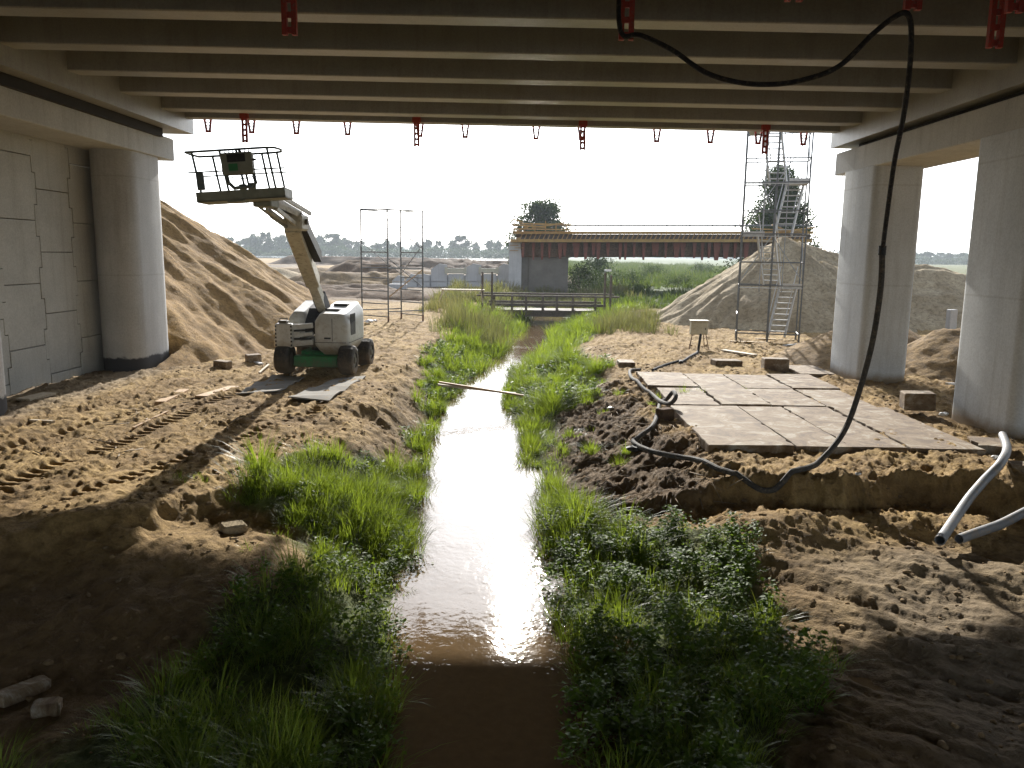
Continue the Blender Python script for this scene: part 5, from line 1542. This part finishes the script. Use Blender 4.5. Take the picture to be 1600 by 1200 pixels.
# ------------------------------------------------------------------ unfinished bridge and its wall
def far_bridge():
    Y0 = 75.0
    def X(px): return at(px, 400, Y=Y0).x
    def Z(py, px=900): return at(px, py, Y=Y0).z
    t = empty('unfinished_bridge', (X(850), Y0, 0), 'bridge deck under construction on a concrete pier, with yellow formwork and red brackets', 'bridge')
    m = MB(); m.box(X(797), X(889), Y0 + .8, Y0 + 9, -.6, Z(402, 840)); pr = m.build('pier', M['pier'], t)
    m = MB(); m.box(X(795), X(815), Y0 + .1, Y0 + .795, -.6, Z(378, 800)); m.build('pier_lit_side', M['far_concrete'], t)  # pale slab paints the sunlit left face of the pier
    for px in (826,):
        m = MB(); m.box(X(px) - .06, X(px) + .06, Y0 + .74, Y0 + .797, -.3, Z(404)); m.build('pier_joint', M['joint'], t)
    xr_ = X(1262)
    def bar(px0, px1, py0, py1, ya, yb, mat, name):
        m = MB(); za, zb = Z(py1, px0), Z(py0, px0); zc, zd_ = Z(py1, px1), Z(py0, px1)
        x0, x1 = X(px0), X(px1); e = .0
        m.add([(x0, ya, za), (x1, ya, zc), (x1, yb, zc), (x0, yb, za), (x0, ya, zb), (x1, ya, zd_), (x1, yb, zd_), (x0, yb, zb)],
              [(0, 3, 2, 1), (4, 5, 6, 7), (0, 1, 5, 4), (1, 2, 6, 5), (2, 3, 7, 6), (3, 0, 4, 7)])
        return m.build(name, M[mat], t)
    bar(806, 1262, 378, 402, Y0 + .6, Y0 + 9.5, 'darksoil', 'deck_girder')
    bar(798, 1262, 374, 378.5, Y0 - .9, Y0 + 9.6, 'yellow_wood', 'lower_formwork')
    bar(802, 1262, 362, 366, Y0 - 1.0, Y0 - .2, 'yellow_wood', 'upper_formwork')
    bar(806, 1262, 366.2, 373.8, Y0 - .25, Y0 + 9.0, 'wood_dark', 'edge_panel')
    # slanting formwork studs
    for i in range(62):
        px = 812 + i * 7.2
        m = MB(); m.bar((X(px), Y0 - .45, Z(374, px)), (X(px + 3.5), Y0 - .45, Z(366, px)), .10, .05, (0, 1, 0)); m.build('stud', M['wood'], t)
    rr0 = random.Random(9)
    for i in range(27):
        px = 820 + i * 13.2; big = (i * 7) % 3
        m = MB(); z1 = Z(379, px); z0 = Z(398 + rr0.random() * 9, px); hw0 = .14 + rr0.random() * .22; px += rr0.uniform(-5, 5)
        m.add([(X(px) - hw0, Y0 + .1, z1), (X(px) + hw0, Y0 + .1, z1), (X(px) + hw0 * .5, Y0 + .1, z0), (X(px) - hw0 * .4, Y0 + .1, z0), (X(px) - hw0, Y0 + .35, z1), (X(px) + hw0, Y0 + .35, z1), (X(px) + hw0 * .5, Y0 + .35, z0), (X(px) - hw0 * .4, Y0 + .35, z0)],
              [(0, 1, 2, 3), (4, 7, 6, 5), (0, 4, 5, 1), (1, 5, 6, 2), (2, 6, 7, 3), (3, 7, 4, 0)])
        m.build('red_bracket', M['red_far'], t)
    bar(800, 1262, 351.6, 354.0, Y0 - 1.0, Y0 - .90, 'galv_dark', 'guard_rail')
    for px in range(862, 1260, 35):
        m = MB(); m.box(X(px) - .03, X(px) + .03, Y0 - .98, Y0 - .92, Z(366, px), Z(350, px)); m.build('guard_post', M['galv_dark'], t)
    # untidy boards over the left end
    rr = random.Random(6)
    for (a, b, c, d) in ((800, 343, 816, 348), (799, 352, 850, 356), (803, 358, 905, 360), (812, 350, 890, 352), (806, 362, 832, 352), (798, 379, 812, 372), (830, 357, 880, 349), (1165, 358, 1250, 362), (1180, 366, 1262, 356), (1195, 352, 1235, 368)):
        m = MB(); yy = Y0 - 1.2 - rr.random() * .4
        m.bar((X(a), yy, Z(b, a)), (X(c), yy, Z(d, c)), .12, .16, (0, 1, 0)); m.build('loose_board', M['yellow_wood'], t)
    for k in range(6):
        px = 803 + k * 16
        m = MB(); m.box(X(px) - .04, X(px) + .04, Y0 - 1.15, Y0 - 1.06, Z(366, px), Z(346 + (k % 3) * 3, px)); m.build('guard_post', M['yellow_wood'], t)
    for px, py in ((803, 384), (803, 392), (811, 388)):
        m = MB(); m.box(X(px) - .4, X(px) + .4, Y0 - .1, Y0, Z(py + 1), Z(py)); m.build('scaffold_board', M['wood'], t)
far_bridge()
def far_wall():
    Y0 = 77.0
    def X(px): return at(px, 430, Y=Y0).x
    def Z(py, px=720): return at(px, py, Y=Y0).z
    t = empty('panel_wall', (X(720), Y0, 0), 'row of pale concrete wall panels with ragged tops left of the unfinished bridge', 'retaining wall')
    tops = [(612, 632, 446, 432), (633, 652, 438, 430), (653, 672, 431, 430), (673, 699, 421, 414), (700, 726, 428, 428), (727, 752, 418, 414), (753, 776, 428, 428), (777, 796, 419, 414)]
    for a, b, ya, yb in tops:
        for (u0, u1) in ((0, 1),):
            zb = Z(440, a)
            m = MB(); m.prism([(X(a) + .03, zb + .03), (X(b) - .03, zb + .03), (X(b) - .03, Z(yb, b)), ((X(a) + X(b)) / 2, Z(yb - (2 if ya != yb else 0), b)), (X(a) + .03, max(Z(ya, a), zb + .06))], Y0, Y0 + .2, lambda p_, q_, y: Vector((p_, y, q_)))
            m.build('panel', M['far_concrete'], t)
            m = MB(); m.box(X(a) + .03, X(b) - .03, Y0, Y0 + .2, -.6, zb - .03); m.build('panel', M['far_concrete'], t)
    m = MB(); m.box(X(640), X(796), Y0 + .2, Y0 + .4, -.6, Z(430)); m.build('backing', M['far_concrete'], t)
    for a, b in ((697, 727), (750, 777)):
        m = MB(); m.bbox(X(a), X(b), Y0 - .15, Y0 - .003, Z(427, a), Z(419, a), .03)
        for q in (a, b): m.bbox(X(q) - .12, X(q) + .12, Y0 - .22, Y0 - .155, Z(428, a), Z(417, a), .02)
        m.build('coping_mould', M['cream_box'], t)
far_wall()
def stub_wall():
    Y0 = 60.0; a = at(545, 452, Y=Y0)
    for (px, w_, h_, lab) in ((607, 1.6, .5, 'pale low concrete piece behind the slender scaffold'), (575, 2.4, .16, 'flat pale concrete strip on the far site, left of the slender scaffold')):
        p = at(px, 436, Y=72)
        m = MB(); m.bbox(p.x, p.x + w_, 72, 72.8, -.3, h_, .03)
        tag(m.build('concrete_piece', M['far_concrete'], org=(p.x, 72, -.3)), lab, 'concrete piece')
stub_wall()

# ------------------------------------------------------------------ stones and twigs
def stones(name, lab, X, Y, size, mat, seed):
    rs = np.random.RandomState(seed); n = len(X)
    t = (1 + 5 ** .5) / 2
    base = np.array([(-1, t, 0), (1, t, 0), (-1, -t, 0), (1, -t, 0), (0, -1, t), (0, 1, t), (0, -1, -t), (0, 1, -t), (t, 0, -1), (t, 0, 1), (-t, 0, -1), (-t, 0, 1)]) / 1.9
    F = np.array([(0, 11, 5), (0, 5, 1), (0, 1, 7), (0, 7, 10), (0, 10, 11), (1, 5, 9), (5, 11, 4), (11, 10, 2), (10, 7, 6), (7, 1, 8), (3, 9, 4), (3, 4, 2), (3, 2, 6), (3, 6, 8), (3, 8, 9), (4, 9, 5), (2, 4, 11), (6, 2, 10), (8, 6, 7), (9, 8, 1)])
    S = size * (.35 + 1.3 * rs.rand(n) ** 2.5)
    V = base[None] * (1 + .35 * rs.randn(n, 12, 1).clip(-1, 1)) * np.stack([1 + .5 * rs.rand(n), .8 + .3 * rs.rand(n), .5 + .3 * rs.rand(n)], 1)[:, None]
    a = rs.rand(n) * 6.283; ca, sa = np.cos(a)[:, None], np.sin(a)[:, None]
    x = V[..., 0] * ca - V[..., 1] * sa; y = V[..., 0] * sa + V[..., 1] * ca
    P = np.stack([x * S[:, None] + X[:, None], y * S[:, None] + Y[:, None], V[..., 2] * S[:, None] + (TH(X, Y) + S * .15)[:, None]], -1)
    T = (F[None] + (np.arange(n) * 12)[:, None, None]).reshape(-1, 3)
    o = np_mesh(name, P.reshape(-1, 3), T, mat, None, False); tag(o, lab, kind='stuff')
rs = np.random.RandomState(901)
Xs = rs.uniform(-9.5, -2.6, 2600); Ys = 5 + rs.rand(2600) ** 1.3 * 18
k = (fbm(Xs, Ys, 1.2, 3, 902) > -.05) & (Xs > -.6 * Ys - .5); Xs, Ys = Xs[k], Ys[k]
stones('gravel', 'scattered pebbles and hard clods on the left haul road and bank', Xs, Ys, .026, M['clay'], 903)
Xs = rs.uniform(.9, 10.5, 3600); Ys = 5 + rs.rand(3600) ** 1.2 * 25
k = (fbm(Xs, Ys, 1.2, 3, 904) > -.02) & (Xs < .66 * Ys + 1) & ~((Xs > 3.1) & (Xs < 8.1) & (Ys > 13.2) & (Ys < 22)); Xs, Ys = Xs[k], Ys[k]
stones('gravel', 'scattered pebbles and clods on the right bank and haul road', Xs, Ys, .028, M['clay'], 905)
n = 380; X0 = np.concatenate([rs.uniform(.8, 3.6, 320), rs.uniform(-8, -4, 60)]); Y0 = np.concatenate([rs.uniform(11.5, 21, 320), rs.uniform(12, 20, 60)])
a = rs.rand(n) * 6.283; L = .08 + .4 * rs.rand(n) ** 2; zt = TH(X0, Y0) + .015
X1 = X0 + np.cos(a) * L; Y1 = Y0 + np.sin(a) * L; z1 = np.maximum(TH(X1, Y1) + .015, zt - .1) + .03 * rs.rand(n)
wv = .004 + .006 * rs.rand(n); sx_, sy_ = -np.sin(a) * wv, np.cos(a) * wv
P = np.stack([np.stack([X0 - sx_, Y0 - sy_, zt], 1), np.stack([X0 + sx_, Y0 + sy_, zt], 1), np.stack([X0, Y0, zt + wv * 1.8], 1), np.stack([X1 - sx_, Y1 - sy_, z1], 1), np.stack([X1 + sx_, Y1 + sy_, z1], 1), np.stack([X1, Y1, z1 + wv * 1.8], 1)], 1)
F = np.array([(0, 1, 4), (0, 4, 3), (1, 2, 5), (1, 5, 4), (2, 0, 3), (2, 3, 5), (0, 2, 1), (3, 4, 5)])
T = (F[None] + (np.arange(n) * 6)[:, None, None]).reshape(-1, 3)
o = np_mesh('dry_twigs', P.reshape(-1, 3), T, M['twig'], None, False); tag(o, 'dry stalks and splinters strewn over both banks', kind='stuff')

# ------------------------------------------------------------------ haze over the plain
m = bpy.data.materials.new('haze'); m.use_nodes = True
nt = m.node_tree; nt.nodes.clear()
out = nt.nodes.new('ShaderNodeOutputMaterial'); pv = nt.nodes.new('ShaderNodeVolumePrincipled')
pv.inputs['Color'].default_value = (.80, .88, .95, 1); pv.inputs['Density'].default_value = .0004; pv.inputs['Anisotropy'].default_value = .2
nt.links.new(pv.outputs[0], out.inputs['Volume'])
hb = MB(); hb.box(-2600, 3000, -60, 3450, -4, 24)
tag(hb.build('haze', m), 'thin pale haze lying over the whole plain', kind='stuff')
